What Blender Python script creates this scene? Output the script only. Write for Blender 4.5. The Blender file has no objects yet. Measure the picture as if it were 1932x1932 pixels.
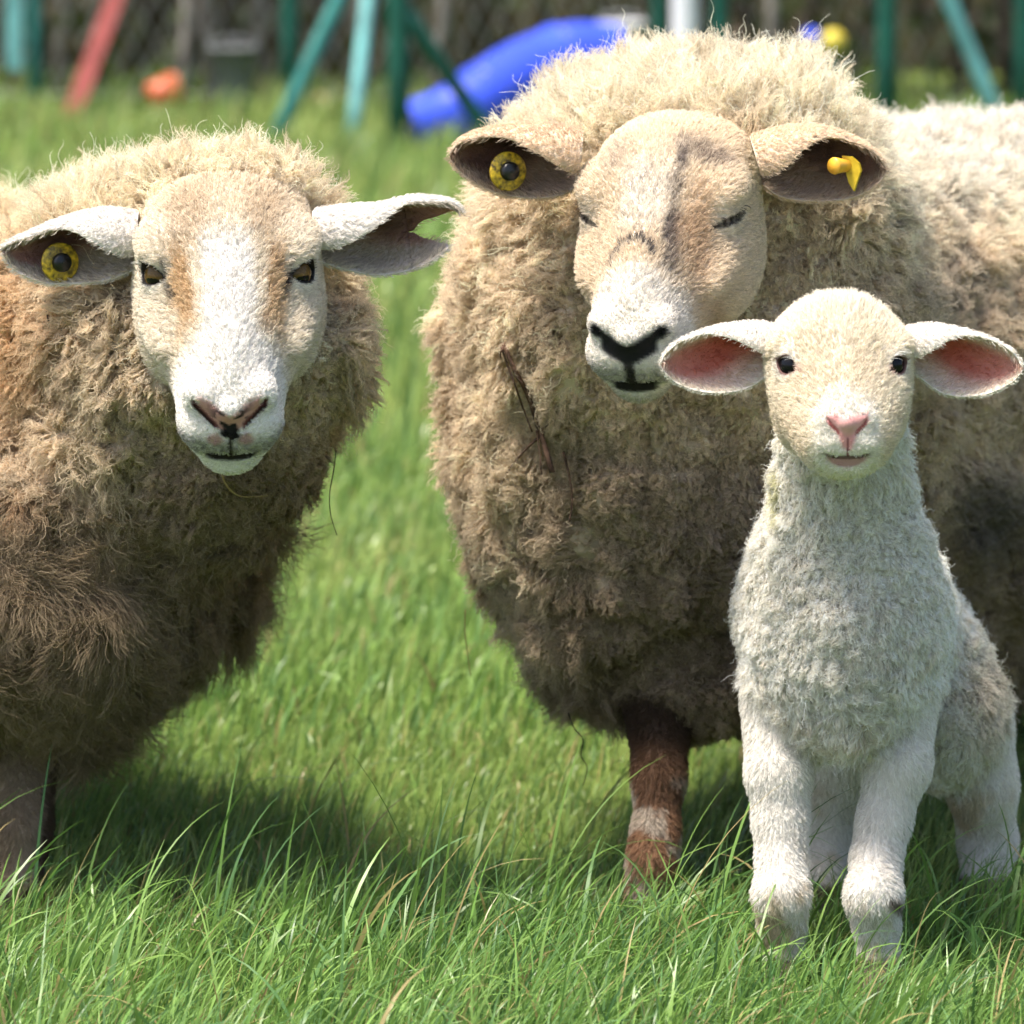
import bpy, math, random
import numpy as np
from mathutils import Vector

random.seed(7)
rng = np.random.default_rng(11)
scene = bpy.context.scene
COL = scene.collection
F4 = np.float32

# ------------------------------------------------------------------ camera
FPX = 11365.0                      # focal length in pixels of a 1932 px wide frame
CAM = np.array([0.0, -5.5, 1.12])
TH = 0.1351                        # downward pitch (radians)
cam_d = bpy.data.cameras.new('camera')
cam = bpy.data.objects.new('camera', cam_d)
COL.objects.link(cam)
cam.location = CAM
cam.rotation_euler = (math.pi / 2 - TH, 0, 0)
cam_d.sensor_width = 36.0
cam_d.lens = FPX / 1932.0 * 36.0
cam_d.clip_end = 500.0
cam_d.dof.use_dof = True
cam_d.dof.focus_distance = 5.22
cam_d.dof.aperture_fstop = 9.0
scene.camera = cam

# ------------------------------------------------------------------ light
SUN_DIR = Vector((-0.32, -0.16, 0.93)).normalized()      # towards the sun
world = bpy.data.worlds.new('World')
scene.world = world
world.use_nodes = True
wn = world.node_tree
bg = wn.nodes['Background']
sky = wn.nodes.new('ShaderNodeTexSky')
sky.sky_type = 'NISHITA'
sky.sun_disc = False
sky.air_density = 0.8
sky.dust_density = 3.2
sky.ozone_density = 0.4
sky.sun_elevation = math.asin(SUN_DIR.z)
sky.sun_rotation = math.atan2(SUN_DIR.x, SUN_DIR.y)
wn.links.new(sky.outputs[0], bg.inputs[0])
bg.inputs[1].default_value = 0.125
sun_d = bpy.data.lights.new('sun', 'SUN')
sun_d.energy = 3.7
sun_d.angle = math.radians(15.0)
sun_d.color = (1.0, 0.93, 0.82)
sun = bpy.data.objects.new('sun', sun_d)
COL.objects.link(sun)
sun.rotation_euler = SUN_DIR.to_track_quat('Z', 'Y').to_euler()
scene.view_settings.view_transform = 'Standard'
scene.view_settings.look = 'None'
scene.view_settings.exposure = 1.12
scene.view_settings.gamma = 1.0
scene.render.engine = 'CYCLES'
scene.cycles.max_bounces = 5
scene.cycles.use_adaptive_sampling = True
scene.cycles.adaptive_threshold = 0.03
scene.cycles.diffuse_bounces = 4
scene.cycles.glossy_bounces = 2
scene.cycles.transmission_bounces = 3
scene.cycles.transparent_max_bounces = 6
scene.cycles.caustics_reflective = False
scene.cycles.caustics_refractive = False
scene.cycles.use_denoising = True
scene.cycles_curves.shape = 'RIBBONS'
scene.cycles_curves.subdivisions = 2

# ------------------------------------------------------------------ placing helpers
C_F = np.array([0, math.cos(TH), -math.sin(TH)])
C_U = np.array([0, math.sin(TH), math.cos(TH)])

def at(px, py, y):
    """a point of the place on the plane y = const, seen in direction (px, py) of the 1932 px photo"""
    r = C_F + np.array([1.0, 0, 0]) * (px - 966) / FPX + C_U * (966 - py) / FPX
    t = (y - CAM[1]) / r[1]
    return CAM + r * t

def mpp(y):
    return (y - CAM[1]) / FPX

def project(P):
    d = P - CAM
    z = d @ C_F
    return 966 + FPX * d[..., 0] / z, 966 - FPX * (d @ C_U) / z

def sstep(a, b, x):
    t = np.clip((x - a) / (b - a), 0, 1)
    return t * t * (3 - 2 * t)

def nrm(v):
    return v / np.maximum(np.linalg.norm(v, axis=-1, keepdims=True), 1e-9)

# ------------------------------------------------------------------ noise
def _hash(ix, iy, iz, s):
    h = (ix * 374761393 + iy * 668265263 + iz * 1274126177 + s * 974711) & 0xffffffff
    h = ((h ^ (h >> 13)) * 1103515245) & 0xffffffff
    h = ((h ^ (h >> 16)) * 2246822519) & 0xffffffff
    return (h ^ (h >> 15)) & 0xffffffff

def noise(P, scale, seed=0):
    """value noise in -1..1"""
    Q = np.asarray(P, dtype=np.float64) * scale
    I = np.floor(Q).astype(np.int64)
    f = (Q - I).astype(F4)
    f = f * f * f * (f * (f * 6 - 15) + 10)
    out = 0
    for dx in (0, 1):
        wx = f[..., 0] if dx else 1 - f[..., 0]
        for dy in (0, 1):
            wy = f[..., 1] if dy else 1 - f[..., 1]
            for dz in (0, 1):
                wz = f[..., 2] if dz else 1 - f[..., 2]
                h = _hash(I[..., 0] + dx, I[..., 1] + dy, I[..., 2] + dz, seed)
                out = out + wx * wy * wz * (h.astype(F4) * F4(1 / 2147483647.5) - F4(1))
    return out

def fbm(P, scale, seed=0, octaves=3):
    o, a, t = 0, 1.0, 0
    for k in range(octaves):
        o = o + a * noise(P, scale * 2 ** k, seed + k * 17)
        t += a
        a *= 0.5
    return o / t

def worley(P, size, seed=0):
    """nearest jittered cell centre: id, centre, distance"""
    Q = (P / size).astype(F4)
    I = np.floor(Q - 0.5).astype(np.int64)
    best = np.full(len(P), 1e9, dtype=F4)
    bid = np.zeros(len(P), dtype=np.int64)
    bc = np.zeros((len(P), 3), dtype=F4)
    for dx in (0, 1):
        for dy in (0, 1):
            for dz in (0, 1):
                c = I + np.array([dx, dy, dz])
                h = _hash(c[:, 0], c[:, 1], c[:, 2], seed)
                ctr = np.stack([(h & 1023), (h >> 10) & 1023, (h >> 20) & 1023], -1).astype(F4) * F4(0.8 / 1023.0) + F4(0.1) + c.astype(F4)
                d = ((Q - ctr) ** 2).sum(-1)
                m = d < best
                best = np.where(m, d, best)
                bid = np.where(m, (c[:, 0] * 73856093) ^ (c[:, 1] * 19349663) ^ (c[:, 2] * 83492791), bid)
                bc = np.where(m[:, None], ctr, bc)
    return bid, bc.astype(float) * size, np.sqrt(best) * size

# ------------------------------------------------------------------ implicit shapes
def smin(a, b, k):
    h = np.maximum(k - np.abs(a - b), 0)
    return np.minimum(a, b) - h * h * (0.25 / k)

def smax(a, b, k):
    return -smin(-a, -b, k)

def ell(X, Y, Z, c, r, yaw=0.0):
    dx, dy, dz = X - c[0], Y - c[1], Z - c[2]
    if yaw:
        cy, sy = math.cos(yaw), math.sin(yaw)
        dx, dy = dx * cy + dy * sy, -dx * sy + dy * cy
    a = (dx / r[0]) ** 2 + (dy / r[1]) ** 2 + (dz / r[2]) ** 2
    b = (dx / r[0] ** 2) ** 2 + (dy / r[1] ** 2) ** 2 + (dz / r[2] ** 2) ** 2
    k0 = np.sqrt(a)
    return k0 * (k0 - 1) / np.maximum(np.sqrt(b), 1e-6)

def rcone(X, Y, Z, a, b, ra, rb, zs=1.0):
    ba = (b[0] - a[0], b[1] - a[1], (b[2] - a[2]) / zs)
    dx, dy, dz = X - a[0], Y - a[1], (Z - a[2]) / zs
    h = np.clip((dx * ba[0] + dy * ba[1] + dz * ba[2]) / (ba[0] ** 2 + ba[1] ** 2 + ba[2] ** 2), 0, 1)
    return np.sqrt((dx - h * ba[0]) ** 2 + (dy - h * ba[1]) ** 2 + (dz - h * ba[2]) ** 2) - (ra + (rb - ra) * h)

def axis(breaks):
    """coordinates of a grid line set with its own spacing in each stretch [(a, b, h), ...]"""
    out = []
    for a, b, h in breaks:
        n = max(2, int(round((b - a) / h)))
        out += list(np.linspace(a, b, n, endpoint=False))
    out.append(breaks[-1][1])
    return np.array(out, dtype=F4)

def surface_nets(V, xs, ys, zs):
    ins = V < 0
    nx, ny, nz = V.shape
    ax = [xs, ys, zs]
    ids, pos, quads_src, flip = [], [], [], []
    for a in range(3):
        sl0 = [slice(None)] * 3
        sl1 = [slice(None)] * 3
        sl0[a] = slice(0, -1)
        sl1[a] = slice(1, None)
        m = ins[tuple(sl0)] != ins[tuple(sl1)]
        i = np.stack(np.nonzero(m), -1)
        j = i.copy()
        j[:, a] += 1
        v0 = V[i[:, 0], i[:, 1], i[:, 2]].astype(np.float64)
        v1 = V[j[:, 0], j[:, 1], j[:, 2]].astype(np.float64)
        t = v0 / (v0 - v1)
        p = np.stack([ax[k][i[:, k]] for k in range(3)], -1).astype(np.float64)
        p[:, a] += t * (ax[a][j[:, a]] - ax[a][i[:, a]])
        b, c = (a + 1) % 3, (a + 2) % 3
        cells = []
        for db, dc in ((-1, -1), (0, -1), (0, 0), (-1, 0)):
            q = i.copy()
            q[:, b] += db
            q[:, c] += dc
            cells.append(q)
        ok = (i[:, b] > 0) & (i[:, c] > 0) & (i[:, b] < V.shape[b] - 1) & (i[:, c] < V.shape[c] - 1)
        cid = np.stack([(q[:, 0] * ny + q[:, 1]) * nz + q[:, 2] for q in cells], -1)[ok]
        ids.append(cid)
        pos.append(np.repeat(p[ok][:, None], 4, 1))
        f = v0[ok] > 0
        cid2 = cid.copy()
        cid2[f] = cid2[f][:, ::-1]
        quads_src.append(cid2)
    allid = np.concatenate([x.ravel() for x in ids])
    allp = np.concatenate([x.reshape(-1, 3) for x in pos])
    u, inv = np.unique(allid, return_inverse=True)
    cnt = np.bincount(inv, minlength=len(u))
    verts = np.stack([np.bincount(inv, weights=allp[:, k], minlength=len(u)) / cnt for k in range(3)], -1)
    q = np.concatenate(quads_src)
    quads = np.searchsorted(u, q)
    return verts, quads

def vnormals(v, q):
    a, b, c, d = v[q[:, 0]], v[q[:, 1]], v[q[:, 2]], v[q[:, 3]]
    fn = np.cross(c - a, d - b)
    n = np.zeros_like(v)
    for k in range(4):
        for x in range(3):
            n[:, x] += np.bincount(q[:, k], weights=fn[:, x], minlength=len(v))
    return nrm(n)

def smooth(v, q, it=1, w=0.5):
    e = np.concatenate([q[:, [0, 1]], q[:, [1, 2]], q[:, [2, 3]], q[:, [3, 0]]])
    deg = np.maximum(np.bincount(e[:, 0], minlength=len(v)) + np.bincount(e[:, 1], minlength=len(v)), 1)
    for _ in range(it):
        s = np.stack([np.bincount(e[:, 0], weights=v[e[:, 1], k], minlength=len(v)) +
                      np.bincount(e[:, 1], weights=v[e[:, 0], k], minlength=len(v)) for k in range(3)], -1)
        v = v + w * (s / deg[:, None] - v)
    return v

# ------------------------------------------------------------------ blender builders
def np_mesh(name, v, faces, col=None, mat=None, smooth_shade=True, mat_idx=None):
    me = bpy.data.meshes.new(name)
    k = faces.shape[1]
    me.vertices.add(len(v))
    me.vertices.foreach_set('co', np.ascontiguousarray(v, dtype=F4).ravel())
    me.loops.add(faces.size)
    me.loops.foreach_set('vertex_index', np.ascontiguousarray(faces, dtype=np.int32).ravel())
    me.polygons.add(len(faces))
    me.polygons.foreach_set('loop_start', np.arange(0, faces.size, k, dtype=np.int32))
    if smooth_shade:
        me.polygons.foreach_set('use_smooth', np.ones(len(faces), dtype=bool))
    me.update(calc_edges=True)
    if col is not None:
        a = me.attributes.new('col', 'FLOAT_COLOR', 'POINT')
        c4 = np.ones((len(v), 4), dtype=F4)
        c4[:, :3] = col
        a.data.foreach_set('color', c4.ravel())
    for m in (mat if isinstance(mat, (list, tuple)) else [mat]):
        if m:
            me.materials.append(m)
    return me

def link(name, data, parent=None, **props):
    o = bpy.data.objects.new(name, data)
    COL.objects.link(o)
    if parent is not None:
        o.parent = parent
    for k, val in props.items():
        o[k] = val
    return o

def curves_obj(name, pts, rad, col, mat, parent):
    n, k, _ = pts.shape
    hc = bpy.data.hair_curves.new(name)
    hc.add_curves([k] * n)
    hc.attributes['position'].data.foreach_set('vector', np.ascontiguousarray(pts, dtype=F4).ravel())
    r = hc.attributes.new('radius', 'FLOAT', 'POINT')
    r.data.foreach_set('value', np.ascontiguousarray(rad, dtype=F4).ravel())
    c = hc.attributes.new('col', 'FLOAT_COLOR', 'CURVE')
    c4 = np.ones((n, 4), dtype=F4)
    c4[:, :3] = np.clip(col, 0, 1)
    c.data.foreach_set('color', c4.ravel())
    hc.materials.append(mat)
    return link(name, hc, parent)

def mat_new(name):
    m = bpy.data.materials.new(name)
    m.use_nodes = True
    nt = m.node_tree
    return m, nt, nt.nodes['Principled BSDF']

def attr_mat(name, rough=0.8, spec=0.2, bump=0.0, bscale=300, sheen=0.0, sss=0.0):
    m, nt, b = mat_new(name)
    a = nt.nodes.new('ShaderNodeAttribute')
    a.attribute_name = 'col'
    nt.links.new(a.outputs['Color'], b.inputs['Base Color'])
    b.inputs['Roughness'].default_value = rough
    b.inputs['Specular IOR Level'].default_value = spec
    if sss:
        b.inputs['Subsurface Weight'].default_value = sss
        b.inputs['Subsurface Radius'].default_value = (0.012, 0.005, 0.003)
        b.inputs['Subsurface Scale'].default_value = 0.3
    if bump:
        nz = nt.nodes.new('ShaderNodeTexNoise')
        nz.inputs['Scale'].default_value = bscale
        nz.inputs['Detail'].default_value = 5
        bp = nt.nodes.new('ShaderNodeBump')
        bp.inputs['Strength'].default_value = bump
        bp.inputs['Distance'].default_value = 0.004
        nt.links.new(nz.outputs['Fac'], bp.inputs['Height'])
        nt.links.new(bp.outputs[0], b.inputs['Normal'])
    return m

def fibre_mat(name, transl=0.25, spec=0.12, rough=0.45):
    """hair, wool or grass: colour from the strand, some light passes through"""
    m, nt, b = mat_new(name)
    out = nt.nodes['Material Output']
    a = nt.nodes.new('ShaderNodeAttribute')
    a.attribute_name = 'col'
    nt.links.new(a.outputs['Color'], b.inputs['Base Color'])
    b.inputs['Roughness'].default_value = rough
    b.inputs['Specular IOR Level'].default_value = spec
    t = nt.nodes.new('ShaderNodeBsdfTranslucent')
    nt.links.new(a.outputs['Color'], t.inputs['Color'])
    mx = nt.nodes.new('ShaderNodeMixShader')
    mx.inputs[0].default_value = transl
    nt.links.new(b.outputs[0], mx.inputs[1])
    nt.links.new(t.outputs[0], mx.inputs[2])
    nt.links.new(mx.outputs[0], out.inputs['Surface'])
    return m

def noise_mat(name, c1, c2, scale=8.0, rough=0.6, spec=0.3, metallic=0.0, bump=0.0):
    m, nt, b = mat_new(name)
    tc = nt.nodes.new('ShaderNodeTexCoord')
    nz = nt.nodes.new('ShaderNodeTexNoise')
    nz.inputs['Scale'].default_value = scale
    nz.inputs['Detail'].default_value = 6
    nt.links.new(tc.outputs['Object'], nz.inputs['Vector'])
    rp = nt.nodes.new('ShaderNodeValToRGB')
    rp.color_ramp.elements[0].position = 0.35
    rp.color_ramp.elements[1].position = 0.68
    rp.color_ramp.elements[0].color = (*c1, 1)
    rp.color_ramp.elements[1].color = (*c2, 1)
    nt.links.new(nz.outputs['Fac'], rp.inputs['Fac'])
    nt.links.new(rp.outputs['Color'], b.inputs['Base Color'])
    b.inputs['Roughness'].default_value = rough
    b.inputs['Specular IOR Level'].default_value = spec
    b.inputs['Metallic'].default_value = metallic
    if bump:
        bp = nt.nodes.new('ShaderNodeBump')
        bp.inputs['Strength'].default_value = bump
        bp.inputs['Distance'].default_value = 0.01
        nt.links.new(nz.outputs['Fac'], bp.inputs['Height'])
        nt.links.new(bp.outputs[0], b.inputs['Normal'])
    return m

M_SKIN = attr_mat('sheep_skin', 0.75, 0.2, 0.25, 500)
M_NOSE = None
M_HAIR = fibre_mat('short_hair', 0.22, 0.15, 0.4)
M_WOOL = fibre_mat('wool_fibre', 0.38, 0.08, 0.5)
M_GRASS = fibre_mat('grass_blade', 0.32, 0.35, 0.35)

# tube along a polyline
def tube(P, R, ns=8, caps=True):
    P = np.asarray(P, float)
    R = np.broadcast_to(np.asarray(R, float), (len(P),))
    T = nrm(np.gradient(P, axis=0))
    ref = np.array([0.0, 0.0, 1.0]) if abs(T[0, 2]) < 0.9 else np.array([1.0, 0, 0])
    V = []
    u = nrm(np.cross(T[0], ref)[None])[0]
    for p, t, r in zip(P, T, R):
        u = u - t * (u @ t)
        u /= np.linalg.norm(u)
        w = np.cross(t, u)
        a = np.arange(ns) * 2 * math.pi / ns
        V.append(p + r * (np.cos(a)[:, None] * u + np.sin(a)[:, None] * w))
    V = np.concatenate(V)
    q = []
    for i in range(len(P) - 1):
        for k in range(ns):
            q.append((i * ns + k, i * ns + (k + 1) % ns, (i + 1) * ns + (k + 1) % ns, (i + 1) * ns + k))
    if caps:
        n0 = len(V)
        V = np.concatenate([V, P[:1], P[-1:]])
        m = (len(P) - 1) * ns
        for k in range(ns):
            q.append((n0, (k + 1) % ns, k, k))
            q.append((n0 + 1, m + k, m + (k + 1) % ns, m + (k + 1) % ns))
    return V, q

def pieces_mesh(name, parts, mat, smooth_shade=True):
    """parts: list of (verts, quads/tris lists)"""
    me = bpy.data.meshes.new(name)
    V, Fc, n = [], [], 0
    for v, q in parts:
        V += [tuple(x) for x in v]
        for f in q:
            f = [int(i) + n for i in f]
            g = []
            for i in f:
                if i not in g:
                    g.append(i)
            Fc.append(g)
        n += len(v)
    me.from_pydata(V, [], Fc)
    me.update()
    for p in me.polygons:
        p.use_smooth = smooth_shade
    me.materials.append(mat)
    return me

def resample(P, n):
    """smooth curve through points"""
    P = np.asarray(P, float)
    t = np.linspace(0, len(P) - 1, n)
    i = np.clip(t.astype(int), 0, len(P) - 2)
    f = (t - i)[:, None]
    p0 = P[np.maximum(i - 1, 0)]
    p1 = P[i]
    p2 = P[i + 1]
    p3 = P[np.minimum(i + 2, len(P) - 1)]
    return 0.5 * (2 * p1 + (p2 - p0) * f + (2 * p0 - 5 * p1 + 4 * p2 - p3) * f ** 2 + (3 * p1 - p0 - 3 * p2 + p3) * f ** 3)

# ------------------------------------------------------------------ sheep heads
class Head:
    """a head in its own frame: x to the picture's right, y along the muzzle, z to the brow"""
    def __init__(s, eye_mid, pitch, yaw, roll, prof, p, S=1.0):
        prof = [tuple(a * S for a in r) for r in prof]
        p = dict(p)
        sc = lambda o: tuple(sc(a) for a in o) if isinstance(o, (tuple, list)) else o * S
        p['s'] *= S
        p['er'] *= S
        p['eye'], p['almond'] = sc(p['eye']), sc(p['almond'])
        p['bumps'], p['cuts'] = sc(p['bumps']), sc(p['cuts'])
        s.p, s.S = p, S
        Fv = np.array([math.sin(yaw) * math.cos(pitch), -math.cos(yaw) * math.cos(pitch), -math.sin(pitch)])
        Rv = np.array([math.cos(yaw), math.sin(yaw), 0.0])
        Uv = np.cross(Fv, Rv)
        if Uv[2] < 0:
            Uv = -Uv
        c, sn = math.cos(roll), math.sin(roll)
        s.R, s.U, s.F = Rv * c + Uv * sn, Uv * c - Rv * sn, Fv
        pr = resample(np.array(prof), 240)
        s.ty, s.tt, s.tb, s.tw, s.tc = pr.T
        # set the eyeball just under the skin, then raise the lids round it
        d = s.eye_axes(1)[0]
        e0 = np.array(p['eye'])
        t = np.linspace(0, 0.08, 400)
        q = e0 + t[:, None] * d
        s.orbit = False
        f = s.field(*(q[:, k] for k in range(3)))
        hit = t[np.argmax(f > 0)]
        p['eye'] = tuple(e0 + d * (hit - p['er'] * p.get('sink', 0.80)))
        s.orbit = True
        s.O = np.asarray(eye_mid) - s.U * p['eye'][2] - s.F * p['eye'][1]
    def loc(s, P):
        d = P - s.O
        return np.stack([d @ s.R, d @ s.F, d @ s.U], -1)
    def wld(s, L):
        L = np.asarray(L, float)
        return s.O + L[..., 0:1] * s.R + L[..., 1:2] * s.F + L[..., 2:3] * s.U
    def dirw(s, L):
        L = np.asarray(L, float)
        return L[..., 0:1] * s.R + L[..., 1:2] * s.F + L[..., 2:3] * s.U
    def grid(s, X, Y, Z):
        dx, dy, dz = X - s.O[0], Y - s.O[1], Z - s.O[2]
        f = lambda a: (dx * a[0] + dy * a[1] + dz * a[2])
        return f(s.R), f(s.F), f(s.U)
    def eye_axes(s, sx):
        d = np.array(s.p['eyedir'])
        d = np.array([d[0] * sx, d[1], d[2]])
        d /= np.linalg.norm(d)
        a = np.array(s.p['slit'])
        a = np.array([a[0] * sx, a[1], a[2]])
        a -= d * (a @ d)
        a /= np.linalg.norm(a)
        b = np.cross(d, a)
        if b[2] < 0:
            b = -b
        return d, a, b
    def field(s, x, y, z):
        p = s.p
        S = p['s']
        ax = np.abs(x)
        zt, zb, w, zc = (np.interp(y, s.ty, t).astype(F4) for t in (s.tt, s.tb, s.tw, s.tc))
        up = z > zc
        r = np.where(up, (z - zc) / (zt - zc), (zc - z) / (zc - zb))
        n = np.where(up, 2.25 - 0.55 * sstep(0.0, 0.06, y / p['s']), p.get('nlow', 2.05) + 0.5 * sstep(p.get('ylip', 0.10), p.get('ylip', 0.10) + 0.04, y / s.S))
        rad = ((ax / w) ** n + np.abs(r) ** n) ** (1 / n)
        f = (rad - 1) * np.minimum(w, (zt - zb) * 0.5) * 0.85
        f = smax(f, y - s.ty[-1], 0.01 * S)
        f = smax(f, s.ty[0] - y, 0.02 * S)
        for c, rr, k in p['bumps']:
            f = smin(f, ell(ax, y, z, np.array(c), np.array(rr)), k)
        for a, b, ra, rb, k in p['cuts']:
            f = smax(f, -rcone(ax, y, z, a, b, ra, rb), k)
        if not s.orbit:
            return f
        ex, ey, ez = p['eye']
        er = p['er']
        for sx in (-1, 1):
            d, a, b = s.eye_axes(sx)
            c0 = np.array([ex * sx, ey, ez])
            f = smin(f, np.sqrt((x - c0[0]) ** 2 + (y - c0[1]) ** 2 + (z - c0[2]) ** 2) - er * 1.13, 0.010 * S)
            c1 = c0 + b * er * 0.95 + d * er * 0.35 - a * er * 0.2
            f = smin(f, rcone(x, y, z, c1 - a * er * 1.0, c1 - a * er * 0.3, er * 0.32, er * 0.18), 0.008 * S)
            ddx, ddy, ddz = x - ex * sx, y - ey, z - ez
            W = ddx * d[0] + ddy * d[1] + ddz * d[2]
            A = ddx * a[0] + ddy * a[1] + ddz * a[2]
            B = ddx * b[0] + ddy * b[1] + ddz * b[2]
            L, h, bow = p['almond'][0], p['almond'][1], p['almond'][2]
            if isinstance(h, (tuple, list)):
                h = h[0] if sx < 0 else h[1]
            Bc = B - bow * (1 - (A / L) ** 2)
            alm = np.maximum((np.abs(Bc) - h * (1 - (A / L) ** 2)), p['er'] * p.get('edeep', 0.45) - W)
            alm = np.where(np.abs(A) > L, 0.01, alm)
            f = smax(f, -alm, 0.0012 * S)
        return f

def scaled(prof, s):
    return [tuple(v * s for v in r) for r in prof]

S_AD = 1.0
PROF_AD = [  # y, top, bottom, half width, height of the widest line
    (-0.150, 0.000, -0.070, 0.045, -0.02), (-0.115, 0.046, -0.090, 0.066, -0.01), (-0.075, 0.067, -0.100, 0.078, 0.0),
    (-0.035, 0.070, -0.106, 0.084, 0.0), (0.000, 0.067, -0.106, 0.082, -0.005), (0.040, 0.057, -0.103, 0.072, -0.020),
    (0.080, 0.048, -0.098, 0.058, -0.030), (0.115, 0.039, -0.092, 0.049, -0.034), (0.145, 0.028, -0.087, 0.046, -0.034),
    (0.166, 0.013, -0.081, 0.042, -0.036), (0.182, -0.006, -0.070, 0.032, -0.038), (0.192, -0.026, -0.052, 0.014, -0.039)]
P_AD = dict(s=1.0, eye=(0.052, 0.008, 0.012), er=0.0180, eyedir=(0.80, 0.47, 0.40), slit=(-0.64, 0.75, 0.36),
            almond=(0.0185, 0.0092, 0.0016),
            bumps=[((0.064, -0.006, 0.040), (0.020, 0.030, 0.014), 0.016),
                   ((0.058, -0.005, -0.055), (0.026, 0.055, 0.042), 0.03), ((0.062, 0.048, -0.014), (0.014, 0.042, 0.012), 0.02),
                   ((0.024, 0.163, -0.004), (0.018, 0.018, 0.015), 0.012), ((0.022, 0.165, -0.038), (0.025, 0.024, 0.020), 0.010),
                   ((0.0, 0.160, -0.076), (0.027, 0.026, 0.017), 0.008), ((0.0, 0.178, -0.010), (0.016, 0.013, 0.012), 0.008)],
            cuts=[((0.010, 0.193, -0.026), (0.026, 0.187, -0.014), 0.0035, 0.0062, 0.003), ((0.026, 0.187, -0.014), (0.033, 0.174, -0.001), 0.0058, 0.0025, 0.003),
                  ((0.0, 0.198, -0.030), (0.0, 0.194, -0.056), 0.0022, 0.0024, 0.002),
                  ((0.0, 0.191, -0.0605), (0.020, 0.183, -0.0605), 0.0052, 0.0046, 0.002), ((0.020, 0.183, -0.0605), (0.042, 0.140, -0.056), 0.0046, 0.0020, 0.002)])
PROF_LA = [
    (-0.085, 0.016, -0.045, 0.042, -0.005), (-0.060, 0.048, -0.060, 0.056, 0.0), (-0.035, 0.062, -0.068, 0.062, 0.003),
    (-0.010, 0.063, -0.072, 0.0635, 0.004), (0.015, 0.053, -0.074, 0.0610, 0.000), (0.040, 0.037, -0.073, 0.054, -0.016),
    (0.062, 0.024, -0.070, 0.047, -0.027), (0.080, 0.014, -0.067, 0.041, -0.032), (0.092, 0.003, -0.058, 0.032, -0.030),
    (0.100, -0.014, -0.044, 0.015, -0.029)]
P_LA = dict(s=0.7, nlow=1.70, ylip=0.055, eye=(0.036, 0.008, 0.014), er=0.0125, eyedir=(0.60, 0.72, 0.25), slit=(-0.87, 0.81, -0.25),
            almond=(0.0108, 0.0076, 0.0003),
            bumps=[((0.047, 0.004, 0.031), (0.014, 0.018, 0.010), 0.012),
                   ((0.034, 0.006, -0.036), (0.018, 0.032, 0.026), 0.02),
                   ((0.014, 0.086, -0.008), (0.010, 0.012, 0.009), 0.006), ((0.015, 0.088, -0.030), (0.016, 0.013, 0.012), 0.007),
                   ((0.0, 0.083, -0.053), (0.018, 0.014, 0.010), 0.006), ((0.0, 0.095, -0.010), (0.009, 0.008, 0.008), 0.005)],
            cuts=[((0.0075, 0.1040, -0.0195), (0.0135, 0.1010, -0.0115), 0.0015, 0.0024, 0.0017), ((0.0135, 0.1010, -0.0115), (0.0185, 0.0945, -0.0065), 0.0024, 0.0012, 0.0015),
                  ((0.0, 0.105, -0.022), (0.0, 0.104, -0.038), 0.0012, 0.0012, 0.001),
                  ((0.0, 0.104, -0.0415), (0.012, 0.099, -0.0420), 0.0018, 0.0016, 0.001), ((0.012, 0.099, -0.0420), (0.030, 0.078, -0.036), 0.0016, 0.0010, 0.001)])

# ------------------------------------------------------------------ bodies
class Body:
    def __init__(s):
        s.wool, s.legs = [], []
    def E(s, px, py, y, rx, ry, rd, yaw=0.0, k=0.05):
        m = mpp(y)
        s.wool.append(('e', at(px, py, y), (rx * m, rd, ry * m), yaw, k))
    def C(s, a, b, zs=1.0, k=0.06):
        s.wool.append(('c', at(*a[:3]), at(*b[:3]), a[3] * mpp(a[2]), b[3] * mpp(b[2]), zs, k))
    def leg(s, pts, k=0.02):
        for a, b in zip(pts[:-1], pts[1:]):
            s.legs.append(('c', at(*a[:3]), at(*b[:3]), a[3] * mpp(a[2]), b[3] * mpp(b[2]), 1.0, k))
    def ev(s, prims, X, Y, Z):
        f = None
        for q in prims:
            if q[0] == 'e':
                d, k = ell(X, Y, Z, q[1], q[2], q[3]), q[4]
            else:
                d, k = rcone(X, Y, Z, q[1], q[2], q[3], q[4], q[5]), q[6]
            f = d if f is None else smin(f, d, k)
        return f

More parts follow.
